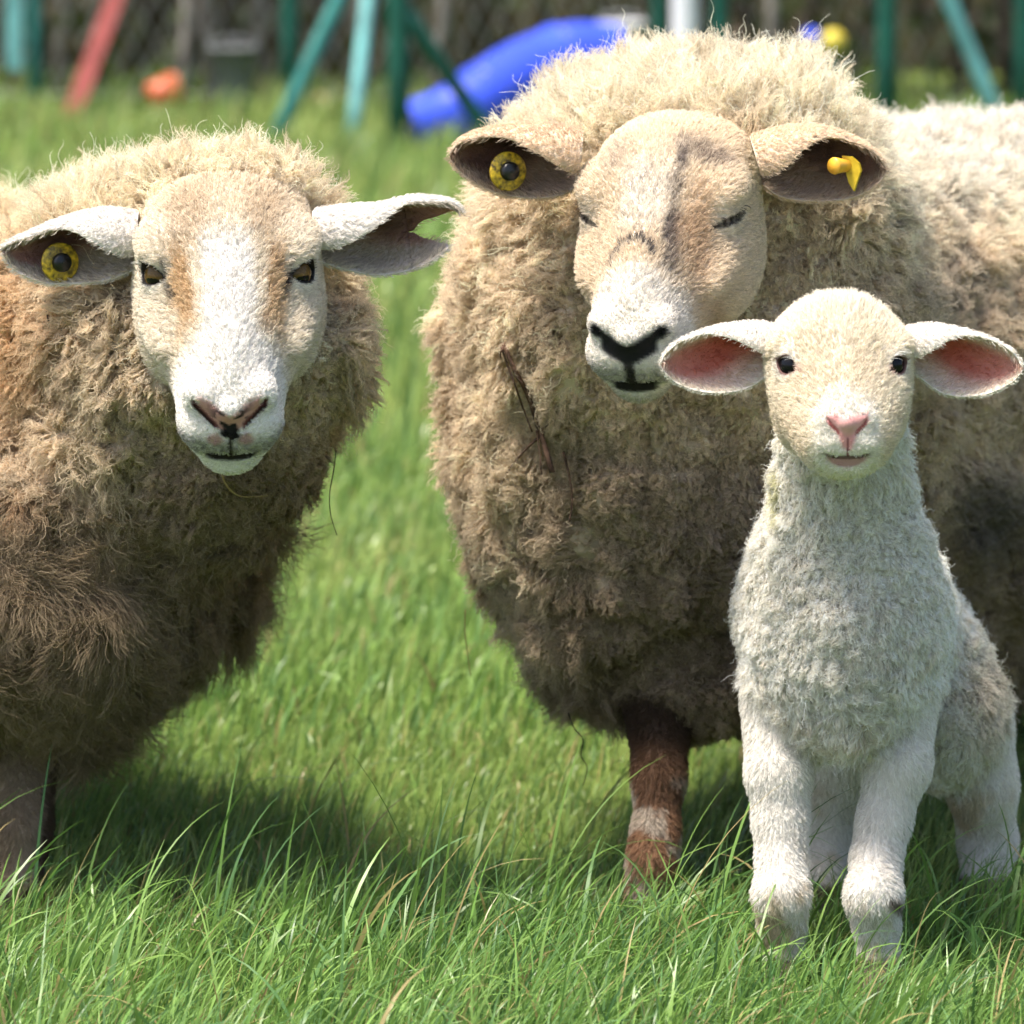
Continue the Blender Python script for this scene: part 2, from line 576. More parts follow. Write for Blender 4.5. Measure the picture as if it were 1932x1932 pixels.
def ear_mesh(top, bot, y0, y1, dep, thick=0.0042, nu=34, ns=16, a0=-88, a1=118, slot=None, a1b=205, ub=0.55):
    """curled leaf of an ear between an upper and a lower edge (photo px from base to tip), opening to the front"""
    T2, B2 = resample(np.array(top, float), nu), resample(np.array(bot, float), nu)
    us = np.linspace(0, 1, nu)
    ys = y0 + (y1 - y0) * us
    T = np.array([at(p[0], p[1], y) for p, y in zip(T2, ys)])
    B = np.array([at(p[0], p[1], y) for p, y in zip(B2, ys)])
    mid, hv = (T + B) / 2, (T - B) / 2
    dp = np.interp(us, np.linspace(0, 1, len(dep)), dep)
    def section(i, s):
        au = a1b + (a1 - a1b) * float(sstep(0.02, ub, us[i]))
        al = np.radians(a0 + (au - a0) * s)
        over = np.interp(us[i], [0, 0.5, 0.9, 1], [1.0, 1.0, 0.5, 0.0])
        al = np.where(al > math.pi / 2, math.pi / 2 + (al - math.pi / 2) * over, al)
        p = mid[i] + np.sin(al)[:, None] * hv[i] + (np.cos(al) * dp[i])[:, None] * np.array([0, 1.0, 0])
        n = np.sin(al)[:, None] * nrm(hv[i][None]) + np.cos(al)[:, None] * np.array([0, 1.0, 0])
        return p, n
    def strip(i0, i1, lo, hi):
        V, K = [], []
        rows = list(range(i0, i1))
        for j, i in enumerate(rows):
            l, h = lo(us[i]), hi(us[i])
            s = np.linspace(l, h, ns)
            p, n = section(i, s)
            e = np.sin(np.linspace(0, math.pi, ns)) ** 0.4
            th = thick * (0.35 + 0.65 * e)[:, None]
            if j == len(rows) - 1:
                th = th * 0.3
            V += [p - n * th * 0.5, (p + n * th * 0.5)[::-1]]
            K += [np.full(ns, 2), np.full(ns, 1)]
        V = np.concatenate(V)
        K = np.concatenate(K)
        R = 2 * ns
        q = []
        for j in range(len(rows) - 1):
            for k in range(R):
                q.append((j * R + k, (j + 1) * R + k, (j + 1) * R + (k + 1) % R, j * R + (k + 1) % R))
        j = len(rows) - 1
        for k in range(ns - 1):
            q.append((j * R + k, j * R + R - 1 - k, j * R + R - 2 - k, j * R + k + 1))
        uu = np.repeat(us[rows], R)
        ss = np.concatenate([np.concatenate([np.linspace(lo(us[i]), hi(us[i]), ns), np.linspace(hi(us[i]), lo(us[i]), ns)]) for i in rows])
        return V, np.array(q), K, uu, ss
    if slot is None:
        out = [strip(0, nu, lambda u: 0.0, lambda u: 1.0)]
    else:
        u0, s0, w, ulow = slot
        k0 = int(u0 * (nu - 1))
        k1 = int(ulow * (nu - 1))
        out = [strip(0, k0 + 1, lambda u: 0.0, lambda u: 1.0),
               strip(k0, nu, lambda u: s0 + w * sstep(u0, u0 + 0.07, u) * 0.5 + 0.10 * sstep(u0 + 0.05, 1, u), lambda u: 1.0),
               strip(k0, k1, lambda u: 0.0, lambda u: s0 - w * sstep(u0, u0 + 0.07, u) * 0.5 - 0.55 * sstep(u0 + 0.05, ulow, u) * s0)]
    V, Q, K, U, S = [], [], [], [], []
    n = 0
    for v, q, k, u, s_ in out:
        V.append(v); Q.append(q + n); K.append(k); U.append(u); S.append(s_)
        n += len(v)
    V, Q = np.concatenate(V), np.concatenate(Q)
    nn = vnormals(V, Q)
    c = V.mean(0)
    if (nn * (V - c)).sum() < 0 and False:
        Q = Q[:, ::-1]
    # outward: outer-surface vertices must look backwards / outwards
    K = np.concatenate(K)
    if (nn[K == 1][:, 1]).mean() < 0:
        Q = Q[:, ::-1]
    axis_dir = nrm((mid[-1] - mid[0])[None])[0]
    return dict(mid=mid[::4], V=V, Q=Q, K=K, u=np.concatenate(U), s=np.concatenate(S), ax=axis_dir)

# ------------------------------------------------------------------ strands
def sample(v, q, n, dens, fields, seed):
    r = np.random.default_rng(seed)
    t = np.concatenate([q[:, [0, 1, 2]], q[:, [0, 2, 3]]])
    a = 0.5 * np.linalg.norm(np.cross(v[t[:, 1]] - v[t[:, 0]], v[t[:, 2]] - v[t[:, 0]]), axis=1) * dens[t].mean(1)
    c = np.cumsum(a)
    if n is None:
        n = int(c[-1])
    i = np.searchsorted(c, r.random(n) * c[-1])
    i = np.minimum(i, len(t) - 1)
    u, w = r.random(n), r.random(n)
    m = u + w > 1
    u[m], w[m] = 1 - u[m], 1 - w[m]
    b = np.stack([1 - u - w, u, w], -1)
    tt = t[i]
    return [(f[tt] * b[..., None]).sum(1) if f.ndim == 2 else (f[tt] * b).sum(1) for f in fields]

def grow(P, N, T, L, k, phi0, phi1, clumps=(), curl=0.0, freq=3.0, frizz=0.0, seed=0, tj=0.3, ljit=0.3, curl_pow=1.0):
    """strands that lie over from the normal N towards T and draw together in locks"""
    r = np.random.default_rng(seed)
    n = len(P)
    t = np.linspace(0, 1, k)
    phi0, phi1, curl, frizz, freq = (np.broadcast_to(np.asarray(x, float), (n,)) for x in (phi0, phi1, curl, frizz, freq))
    N, T = nrm(N), T.copy()
    L = L * (1 + ljit * (r.random(n) - 0.5))
    conv = np.zeros((n, k, 3))
    ph1 = r.random(n) * 6.28
    ph2 = r.random(n) * 6.28
    for ci, (size, kmax, pw) in enumerate(clumps):
        bid, bc, _ = worley(P, size, seed + 31 * ci)
        u, inv = np.unique(bid, return_inverse=True)
        cnt = np.bincount(inv)
        mean = np.stack([np.bincount(inv, weights=P[:, x]) / cnt for x in range(3)], -1)
        mN = np.stack([np.bincount(inv, weights=N[:, x]) / cnt for x in range(3)], -1)
        rr = r.normal(size=(len(u), 3)) * tj
        T = T + rr[inv] * (0.9 if ci == 0 else 0.5)
        N = nrm(N * 0.3 + mN[inv] * 0.7)
        L = L * (1 + 0.35 * (r.random(len(u)) - 0.5))[inv]
        cv = kmax * t ** pw
        conv = (mean[inv] - P)[:, None] * cv[None, :, None] + conv * (1 - cv[None, :, None] * 0.5)
        if ci == len(clumps) - 1:
            ph1 = (r.random(len(u)) * 6.28)[inv] + r.normal(size=n) * 0.5
            ph2 = (r.random(len(u)) * 6.28)[inv] + r.normal(size=n) * 0.5
    T = T + r.normal(size=(n, 3)) * tj * 0.35
    T = nrm(T - N * (T * N).sum(-1, keepdims=True))
    phi = phi0[:, None] + (phi1 - phi0)[:, None] * t[None]
    step = (np.cos(phi)[..., None] * N[:, None] + np.sin(phi)[..., None] * T[:, None]) * (L / (k - 1))[:, None, None]
    D = np.cumsum(step, 1) - step
    B = np.cross(N, T)
    ramp = t[None] ** curl_pow
    w1 = curl[:, None] * ramp * np.sin(6.283 * freq[:, None] * t[None] + ph1[:, None])
    w2 = curl[:, None] * ramp * 0.6 * np.cos(6.283 * freq[:, None] * t[None] + ph2[:, None])
    N2 = nrm(N * 0.7 + T * -0.3)
    fz = r.normal(size=(n, k, 3)) * frizz[:, None, None] * (t ** 0.7)[None, :, None]
    return P[:, None] + D + conv + w1[..., None] * B[:, None] + w2[..., None] * N2[:, None] + fz, t

def lerp(a, b, w):
    return a + (b - a) * np.asarray(w)[..., None]

GROUND_Z = 0.0

def build_sheep(name, label, head, body, ears, grid, paint, wool_fn, seed, face_back=-0.10, wool_name='fleece', wool_disp=(0.013, 20.0),
                n_face=60000, wool_density=70.0, face_r=0.00019, wool_r=0.00027, leg_len=0.007, face_len=0.0064, lamb=False):
    xs, ys, zs = (axis(g) for g in grid)
    X, Y, Z = xs[:, None, None], ys[None, :, None], zs[None, None, :]
    V = body.ev(body.wool, X, Y, Z).astype(F4)
    kz = int(np.searchsorted(zs, 0.42))
    V[:, :, :kz] = smin(V[:, :, :kz], body.ev(body.legs, X, Y, Z[:, :, :kz]), 0.02)
    # head in its own box of the grid
    rad = 0.25 if not lamb else 0.16
    cx = head.O + head.F * 0.02
    ix = [np.nonzero(np.abs(a - c) < rad)[0] for a, c in zip((xs, ys, zs), cx)]
    sl = tuple(slice(i[0], i[-1] + 1) for i in ix)
    hx, hy, hz = head.grid(X[sl[0]], Y[:, sl[1]], Z[:, :, sl[2]])
    hx, hy, hz = (np.ascontiguousarray(np.broadcast_to(a, (len(ix[0]), len(ix[1]), len(ix[2]))).astype(F4)) for a in (hx, hy, hz))
    V[sl] = smin(V[sl], head.field(hx, hy, hz).astype(F4), 0.012)
    v, q = surface_nets(V, xs, ys, zs)
    v = smooth(v, q, 1, 0.35)
    N = vnormals(v, q)
    loc = head.loc(v)
    inb = (np.abs(loc) < rad).all(1)
    fh = np.full(len(v), 1.0)
    fh[inb] = head.field(*(loc[inb, k].astype(F4) for k in range(3)))
    fb = body.ev(body.wool, *(v[:, k] for k in range(3)))
    fl = body.ev(body.legs, *(v[:, k] for k in range(3)))
    face = sstep(-0.001, 0.012, fb - fh + 0.006 * fbm(v, 60, seed + 50, 2)) * sstep(face_back - 0.02, face_back + 0.01, loc[:, 1])
    leg = sstep(-0.004, 0.010, fb - fl) * (1 - face)
    wool = np.clip(1 - face - leg, 0, 1)
    v = v + N * (wool * wool_disp[0] * (3.2 * np.abs(fbm(v, wool_disp[1], seed, 3)) - 0.8 + 0.5 * fbm(v, wool_disp[1] * 0.35, seed + 5, 2)))[:, None]
    N = vnormals(v, q)
    kind = np.zeros(len(v), int)
    eu = np.zeros(len(v))
    es = np.zeros(len(v))
    eax = np.zeros((len(v), 3))
    for e in ears:
        n0 = len(v)
        v = np.concatenate([v, e['V']])
        q = np.concatenate([q, e['Q'] + n0])
        kind = np.concatenate([kind, e['K']])
        eu, es = np.concatenate([eu, e['u']]), np.concatenate([es, e['s']])
        eax = np.concatenate([eax, np.broadcast_to(e['ax'], e['V'].shape)])
        z = np.zeros(len(e['V']))
        face, leg, wool = (np.concatenate([a, z]) for a in (face, leg, wool))
    N = vnormals(v, q)
    st = dict(face=face, leg=leg, wool=wool, eu=eu, es=es, inner=(kind == 2) * 1.0, outer=(kind == 1) * 1.0)
    names = list(st)
    def colour(P, s):
        return paint(P, head.loc(P), s)
    skin, bare = colour(v, st)
    skin_mesh = skin.copy()
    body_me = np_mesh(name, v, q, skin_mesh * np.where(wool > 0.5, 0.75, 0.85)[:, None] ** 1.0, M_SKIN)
    root = link(name, body_me, None, label=label, category='lamb' if lamb else 'sheep')
    # strands --------------------------------------------------------
    toc = nrm(CAM - v)
    fac = sstep(-0.45, -0.1, (N * toc).sum(-1)) * 0.93 + 0.07
    px, py = project(v)
    inframe = sstep(-350, -80, px) * sstep(2300, 2030, px) * 0.9 + 0.1
    vis = fac * inframe
    clear = np.ones(len(v))
    for e in ears:
        for m_ in e['mid'][1:]:
            clear = np.minimum(clear, 0.06 + 0.94 * sstep(0.036, 0.060, np.linalg.norm(v - m_, axis=1)))
    flds = [v, N] + [st[k] for k in names] + [eax]
    # short hair of the face, ears and legs
    dn = (face + 0.9 * (kind == 1) + 0.55 * (kind == 2) + 0.8 * leg * sstep(0.0, 0.02, v[:, 2])) * vis * np.clip(1 - bare, 0, 1)
    o = sample(v, q, n_face, dn, flds, seed + 1)
    P, Nn, ax = o[0], nrm(o[1]), o[-1]
    s = {k: o[2 + i] for i, k in enumerate(names)}
    c, br = colour(P, s)
    l = head.loc(P)
    sx = l[:, 0]
    fl_face = head.dirw(np.stack([sx * 9, -0.9 + 0 * sx, 0.25 + 0 * sx - 0.6 * sstep(0.03, 0.06, np.abs(sx))], -1))
    fl_leg = np.broadcast_to(np.array([0.1, -0.1, -1.0]), P.shape)
    earw = np.clip(s['inner'] + s['outer'], 0, 1)
    T = fl_face * s['face'][:, None] + fl_leg * s['leg'][:, None] + (ax + np.array([0, 0, 0.25]) * s['inner'][:, None]) * earw[:, None]
    sc = 0.75 if lamb else 1.0
    near_eye = 1.0
    for sgn in (-1, 1):
        ec = np.array([head.p['eye'][0] * sgn, head.p['eye'][1], head.p['eye'][2]])
        near_eye = np.minimum(near_eye, 0.35 + 0.65 * sstep(0.016 * sc, 0.034 * sc, np.linalg.norm(l - ec, axis=1)))
    nosew = sstep(head.ty[-1] * 0.98, head.ty[-1] * 0.6, l[:, 1])
    Lh = (face_len * (0.40 + 0.60 * nosew) * near_eye * (1 + 0.6 * sstep(-0.02, -0.1, l[:, 1])) * ((1 + 1.1 * sstep(0.045, 0.068, l[:, 2])) if lamb else 1.0)) * s['face'] + leg_len * s['leg'] + (0.0042 + 0.003 * s['inner']) * sc * earw
    Lh = np.maximum(Lh, 0.002)
    pts, t = grow(P, Nn, T, Lh, 5, 0.68, 1.36 if not lamb else 1.30, clumps=((0.0040 * sc, 0.42, 1.0),), curl=0.0009 if lamb else 0.0005, freq=1.2, frizz=0.00012, seed=seed + 2, tj=0.30)
    jit = np.random.default_rng(seed + 3).normal(size=len(P))
    bid, _, _ = worley(P, 0.0040 * sc, seed + 2)
    cj = ((bid * 2654435761) & 1023) / 511.5 - 1
    c = np.clip(c * (1.0 + 0.14 * jit + 0.09 * cj)[:, None], 0.005, 0.95)
    rad_ = face_r * (1 - 0.75 * t ** 2)[None] * np.ones((len(P), 1))
    curves_obj('short_coat', pts, rad_, c, M_HAIR, root)
    # wool -----------------------------------------------------------
    dn = wool * vis * clear * sstep(0.02, 0.06, v[:, 2]) * (wool_density * 1e4)
    o = sample(v, q, None, dn, flds, seed + 4)
    P, Nn = o[0], nrm(o[1])
    s = {k: o[2 + i] for i, k in enumerate(names)}
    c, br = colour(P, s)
    w = wool_fn(P, Nn, head.loc(P))
    pts, t = grow(P, Nn, w['T'], w['L'], w.get('k', 9), w['phi0'], w['phi1'], clumps=w['clumps'], curl=w['curl'], freq=w['freq'],
                  frizz=w['frizz'], seed=seed + 6, tj=w.get('tj', 0.45), ljit=0.5)
    r2 = np.random.default_rng(seed + 7)
    jit = r2.normal(size=len(P))
    bid, _, _ = worley(P, w['clumps'][-1][0], seed + 6 + 31 * (len(w['clumps']) - 1))
    cj = ((bid * 2654435761) & 1023) / 511.5 - 1
    c = np.clip(c * (1.0 + 0.15 * jit + 0.23 * cj)[:, None], 0.005, 0.95)
    rad_ = wool_r * (1 - 0.6 * t ** 2)[None] * np.ones((len(P), 1))
    curves_obj(wool_name, pts, rad_, c, M_WOOL, root)
    # loose ends that stand off the coat
    if w.get('wisps', 0):
        dn2 = wool * vis * clear * sstep(0.06, 0.1, v[:, 2]) * w['wisp_w'](v, N)
        o = sample(v, q, w['wisps'], dn2, flds, seed + 8)
        P, Nn = o[0], nrm(o[1])
        s = {k: o[2 + i] for i, k in enumerate(names)}
        c, br = colour(P, s)
        ww = wool_fn(P, Nn, head.loc(P))
        bunch = r2.random(len(P))
        pts, t = grow(P, Nn, ww['T'] * 0.6 + r2.normal(size=P.shape) * 0.5, np.minimum(ww['L'], 0.034) * (1.10 + 0.75 * bunch ** 4), 12, 0.1, 0.7 + 0.8 * r2.random(len(P)),
                      clumps=((0.009, 0.7, 1.0),), curl=0.0036 * (0.5 if lamb else 1), freq=1.4 + 1.6 * r2.random(len(P)), frizz=0.0003, seed=seed + 9, tj=0.6)
        rad_ = wool_r * 1.0 * (1 - 0.6 * t ** 2)[None] * np.ones((len(P), 1))
        curves_obj('loose_wool', pts, rad_, np.clip(c * 1.3 + 0.04, 0, 0.95), M_WOOL, root)  # lighter strand colour puts painted highlights on the loose curls
    return root

def make_eye(root, head, sx, iris, lamb=False, look=None):
    """eyeball with a level slit pupil"""
    d, a, b = head.eye_axes(sx)
    if look is not None:
        d = nrm((d * 0.55 + np.array(look) * 0.45)[None])[0]
        a = a - d * (a @ d)
        a /= np.linalg.norm(a)
        b = np.cross(d, a)
    p = head.p
    c = np.array([p['eye'][0] * sx, p['eye'][1], p['eye'][2]])
    n1, n2 = 40, 40
    V, Cc, q = [], [], []
    for i in range(n1 + 1):
        th = math.pi * 0.62 * i / n1
        for j in range(n2):
            ph = 2 * math.pi * j / n2
            la, lb = math.sin(th) * math.cos(ph), math.sin(th) * math.sin(ph)
            V.append(c + p['er'] * (math.cos(th) * d + la * a + lb * b) * (1.0 + 0.04 * max(0, math.cos(th)) ** 4))
            rr = math.hypot(la, lb)
            if (abs(la) / 0.40) ** 4 + (abs(lb) / 0.15) ** 4 < 1:
                col = (0.004, 0.004, 0.005)
            elif rr < 0.74:
                g = 0.75 + 0.5 * random.random()
                col = tuple(x * g * (1 - 0.35 * (rr / 0.74) ** 4) for x in iris)
            elif rr < 0.82:
                col = (0.012, 0.009, 0.006)
            else:
                col = (0.20, 0.13, 0.10)
            if lamb and rr < 0.86:
                col = (0.006, 0.006, 0.008)
            Cc.append(col)
    for i in range(n1):
        for j in range(n2):
            q.append((i * n2 + j, (i + 1) * n2 + j, (i + 1) * n2 + (j + 1) % n2, i * n2 + (j + 1) % n2))
    V = head.wld(np.array(V))
    q = np.array(q)
    nn = vnormals(V, q)
    if (nn * (V - head.wld(c))).sum() < 0:
        q = q[:, ::-1]
    return link('eye', np_mesh('eye', V, q, np.array(Cc), M_EYE), root)

M_EYE = attr_mat('wet_eye', 0.05, 0.22)

def lashes(root, head, sx, n, L, col, seed, w=0.00022, droop=0.5):
    r = np.random.default_rng(seed)
    d, a, b = head.eye_axes(sx)
    p = head.p
    c = np.array([p['eye'][0] * sx, p['eye'][1], p['eye'][2]])
    A = (r.random(n) * 1.7 - 1.0) * p['almond'][0]
    h = p['almond'][1]
    if isinstance(h, (tuple, list)):
        h = h[0]
    Bv = (h + p['almond'][2]) * (1 - (A / p['almond'][0]) ** 2) + 0.0052 * p['s']
    base = c + A[:, None] * a + Bv[:, None] * b + d * p['er'] * 1.02
    out = d[None] * 0.6 + b[None] * (0.45 - 0.5 * droop) + a[None] * (A / p['almond'][0] * 0.5 - 0.55)[:, None] + r.normal(size=(n, 3)) * 0.12
    P = head.wld(base)
    Nn = nrm(head.dirw(out))
    T = head.dirw(np.broadcast_to(-b, (n, 3)))
    pts, t = grow(P, Nn, T, np.full(n, L), 6, 0.1, 0.9, seed=seed, tj=0.1)
    curves_obj('eyelashes', pts, w * (1 - 0.8 * t)[None] * np.ones((n, 1)), np.broadcast_to(np.array(col), (n, 3)), M_HAIR, root)

# ------------------------------------------------------------------ ground, large structure
def V3(*a):
    return np.array(a, float)

def ground():
    n = 90
    xs = np.concatenate([np.linspace(-60, -3, 14), np.linspace(-2.8, 2.8, 60), np.linspace(3, 60, 14)])
    ys = np.concatenate([np.linspace(-12, -1.2, 10), np.linspace(-1.0, 3, 50), np.linspace(3.3, 14, 40), np.linspace(15, 120, 12)])
    X, Y = np.meshgrid(xs, ys, indexing='ij')
    P = np.stack([X, Y, 0 * X], -1).reshape(-1, 3)
    P[:, 2] = -0.012 + 0.012 * fbm(P, 1.3, 3, 2)
    q = []
    a, b = len(xs), len(ys)
    I = np.arange(a * b).reshape(a, b)
    q = np.stack([I[:-1, :-1], I[1:, :-1], I[1:, 1:], I[:-1, 1:]], -1).reshape(-1, 4)
    m, nt, bs = mat_new('meadow_soil')
    tc = nt.nodes.new('ShaderNodeTexCoord')
    def nz(scale, detail):
        t = nt.nodes.new('ShaderNodeTexNoise')
        t.inputs['Scale'].default_value = scale
        t.inputs['Detail'].default_value = detail
        nt.links.new(tc.outputs['Object'], t.inputs['Vector'])
        return t
    n1, n2 = nz(1.6, 4), nz(35, 6)
    r1, r2 = nt.nodes.new('ShaderNodeValToRGB'), nt.nodes.new('ShaderNodeValToRGB')
    r1.color_ramp.elements[0].color = (0.070, 0.125, 0.028, 1)
    r1.color_ramp.elements[1].color = (0.170, 0.215, 0.060, 1)
    r1.color_ramp.elements[0].position, r1.color_ramp.elements[1].position = 0.35, 0.7
    r2.color_ramp.elements[0].color = (0.35, 0.35, 0.35, 1)
    r2.color_ramp.elements[1].color = (1.2, 1.2, 1.1, 1)
    nt.links.new(n1.outputs['Fac'], r1.inputs['Fac'])
    nt.links.new(n2.outputs['Fac'], r2.inputs['Fac'])
    mx = nt.nodes.new('ShaderNodeMix')
    mx.data_type = 'RGBA'
    mx.blend_type = 'MULTIPLY'
    mx.inputs[0].default_value = 1.0
    nt.links.new(r1.outputs['Color'], mx.inputs[6])
    nt.links.new(r2.outputs['Color'], mx.inputs[7])
    nt.links.new(mx.outputs[2], bs.inputs['Base Color'])
    bs.inputs['Roughness'].default_value = 0.95
    bs.inputs['Specular IOR Level'].default_value = 0.05
    link('ground', np_mesh('ground', P, q, None, m), None, kind='structure', label='green meadow the sheep stand on')

ground()

def blades(n, xr, yr, Lr, Wr, nseg, seed, tint, lean=0.55, tuft=0.0, keep=None):
    r = np.random.default_rng(seed)
    x = xr[0] + (xr[1] - xr[0]) * r.random(n)
    y = yr[0] + (yr[1] - yr[0]) * r.random(n)
    B = np.stack([x, y, 0 * x], -1)
    if tuft:
        bid, bc, d = worley(B, tuft, seed)
        k = 0.55 * r.random(n)
        B[:, :2] += (bc - B)[:, :2] * k[:, None]
    hn = fbm(B, 3.2, seed + 3, 2)
    d = fbm(B, 7.0, seed + 9, 2)
    ok = r.random(n) < np.clip(0.85 + 0.8 * d, 0.45, 1)
    if keep is not None:
        ok &= keep(B)
    B, hn = B[ok], hn[ok]
    n = len(B)
    B[:, 2] = -0.014 + 0.012 * fbm(B, 1.3, 3, 2)
    L = (Lr[0] + (Lr[1] - Lr[0]) * r.random(n) ** 1.6) * (1 + 0.45 * hn)
    W = (Wr[0] + (Wr[1] - Wr[0]) * r.random(n) ** 2)
    az = r.normal(size=n) * 0.8 + 0.15                       # leaning mostly to the picture's right
    rnd = r.random(n) < 0.22
    az[rnd] = r.random(rnd.sum()) * 6.283
    ln = np.abs(lean + 0.38 * r.normal(size=n))
    t = np.linspace(0, 1, nseg + 1)
    th0 = 0.10 + 0.25 * r.random(n) * ln
    th1 = th0 + ln * (0.6 + 1.2 * r.random(n))
    th = th0[:, None] + (th1 - th0)[:, None] * t[None] ** 1.3
    hd = np.stack([np.cos(az), np.sin(az), 0 * az], -1)
    st = (np.sin(th)[..., None] * hd[:, None] + np.cos(th)[..., None] * V3(0, 0, 1)) * (L / nseg)[:, None, None]
    C = B[:, None] + np.cumsum(st, 1) - st
    wa = az + math.pi / 2 + r.normal(size=n) * 0.9
    wd = np.stack([np.cos(wa), np.sin(wa), 0.15 * r.normal(size=n)], -1)
    prof = np.clip(np.sin((0.12 + 0.88 * (1 - t)) * math.pi / 2), 0, 1) ** 0.9
    prof[-1] = 0.06
    hw = W[:, None] * 0.5 * prof[None]
    Lf = C - wd[:, None] * hw[..., None]
    Rt = C + wd[:, None] * hw[..., None]
    # shallow fold along the midrib
    V = np.stack([Lf, Rt], 2).reshape(n, -1, 3)
    base = (np.arange(n) * 2 * (nseg + 1))[:, None]
    k = np.arange(nseg)
    q = np.stack([base + 2 * k, base + 2 * k + 1, base + 2 * k + 3, base + 2 * k + 2], -1).reshape(-1, 4)
    g = fbm(B, 1.7, seed + 21, 2)
    c = lerp(np.broadcast_to(np.array(tint[0]), (n, 3)), np.broadcast_to(np.array(tint[1]), (n, 3)), np.clip(0.5 + 0.9 * g + 0.25 * r.normal(size=n), 0, 1))
    blue = r.random(n) < 0.25
    c[blue] = lerp(c[blue], np.broadcast_to(np.array([0.070, 0.17, 0.075]), c[blue].shape), np.full(blue.sum(), 0.6))
    dry = r.random(n) < 0.06
    c[dry] = np.array([0.36, 0.29, 0.13]) * (0.7 + 0.6 * r.random((dry.sum(), 1)))
    c = c * (0.8 + 0.4 * r.random((n, 1)))
    cv = np.repeat(c, 2 * (nseg + 1), 0)
    return V.reshape(-1, 3), q, cv

def meadow():
    A = (0.120, 0.240, 0.050)
    Bc = (0.215, 0.345, 0.085)
    Yl = (0.330, 0.400, 0.125)
    sets = [
        blades(36000, (-0.95, 0.95), (-0.95, -0.12), (0.035, 0.105), (0.0014, 0.0040), 6, 101, (A, Bc), 1.0, 0.05),
        blades(34000, (-1.0, 1.0), (-0.17, 0.9), (0.025, 0.065), (0.0014, 0.0034), 4, 102, (Bc, Yl), 0.8, 0.045),
        blades(40000, (-1.4, 1.4), (0.85, 3.4), (0.03, 0.075), (0.003, 0.006), 3, 103, (Bc, Yl), 0.7, 0.06),
        blades(52000, (-3.6, 3.6), (3.3, 11.0), (0.05, 0.11), (0.005, 0.011), 3, 104, (Bc, Yl), 0.6, 0.12),
        blades(2500, (-3.2, 3.2), (10.6, 11.6), (0.06, 0.14), (0.006, 0.012), 3, 107, (Bc, Yl), 0.5, 0.2),
        blades(1600, (-0.8, 0.8), (-0.9, -0.1), (0.10, 0.21), (0.0022, 0.0058), 9, 105, (A, Bc), 1.15),
        blades(160, (-0.8, 0.8), (0.0, 1.5), (0.10, 0.20), (0.0022, 0.004), 8, 106, (Bc, Yl), 0.9),
    ]
    n, V, Q, Cc = 0, [], [], []
    for v, q, c in sets:
        V.append(v); Q.append(q + n); Cc.append(c)
        n += len(v)
    me = np_mesh('meadow_grass', np.concatenate(V), np.concatenate(Q), np.concatenate(Cc), M_GRASS)
    link('meadow_grass', me, None, kind='stuff', label='long green meadow grass around the hooves', category='grass')

meadow()

# ------------------------------------------------------------------ ewe on the left
IN = np.array

def mixc(c, new, w):
    return c + (np.asarray(new, float) - c) * np.clip(w, 0, 1)[:, None]

def blob(px, py, cx, cy, rx, ry, soft=0.5):
    d = np.sqrt(((px - cx) / rx) ** 2 + ((py - cy) / ry) ** 2)
    return sstep(1.0 + soft, 1.0 - soft, d)

def ear_paint(c, s, rim, skin, deep, fur, shade=1.0):
    """s runs over the leaf from lower to upper edge, u from base to tip"""
    w = s['inner']
    mid = np.sin(np.clip(s['es'], 0, 1) * math.pi) ** 1.2
    tipw = sstep(0.98, 0.70, s['eu'])
    ci = mixc(np.broadcast_to(IN(rim), c.shape).copy(), fur, mid * 0.9)
    wv = 0.25 * np.sin(s['eu'] * 9.0 + s['es'] * 5.0)
    ci = mixc(ci, skin, sstep(0.62, 0.98, mid + 0.2 * wv) * tipw * 0.85)
    ci = mixc(ci, deep, sstep(0.75, 1.0, mid + 0.2 * wv) * sstep(0.85, 0.35, s['eu']))
    c = mixc(c, ci, w)
    bare = w * sstep(0.6, 0.98, mid) * 0.70 * tipw
    return c, bare

def nose_masks(l, S, pad_lo=-0.030, pad_hi=-0.009, sl=0.56):
    x, y, z = np.abs(l[:, 0]) / S, l[:, 1] / S, l[:, 2] / S
    lo = pad_lo + sl * x
    hi = pad_hi + (sl - 0.08) * x
    pad = sstep(lo - 0.003, lo + 0.002, z) * sstep(hi + 0.003, hi - 0.003, z) * sstep(0.031, 0.026, x) * sstep(0.155, 0.165, y)
    return x, y, z, pad

def eye_masks(head, l, S):
    m = np.zeros(len(l))
    w = np.zeros(len(l))
    for sx in (-1, 1):
        d, a, b = head.eye_axes(sx)
        e = l - IN([head.p['eye'][0] * sx, head.p['eye'][1], head.p['eye'][2]])
        A, B, W = e @ a, e @ b, e @ d
        L, h, bow = head.p['almond']
        if isinstance(h, (tuple, list)):
            h = h[0] if sx < 0 else h[1]
        g = np.abs(B - bow) - (h + 0.0016 * S) * np.clip(1 - (np.abs(A) / (L * 1.18)) ** 2, 0, 1)
        near = (W > 0) * (np.abs(A) < L * 1.25)
        m = np.maximum(m, sstep(0.0022 * S, 0.0, g) * near)
        w = np.maximum(w, sstep(0.030 * S, 0.012 * S, np.linalg.norm(e, axis=1)))
    return m, w

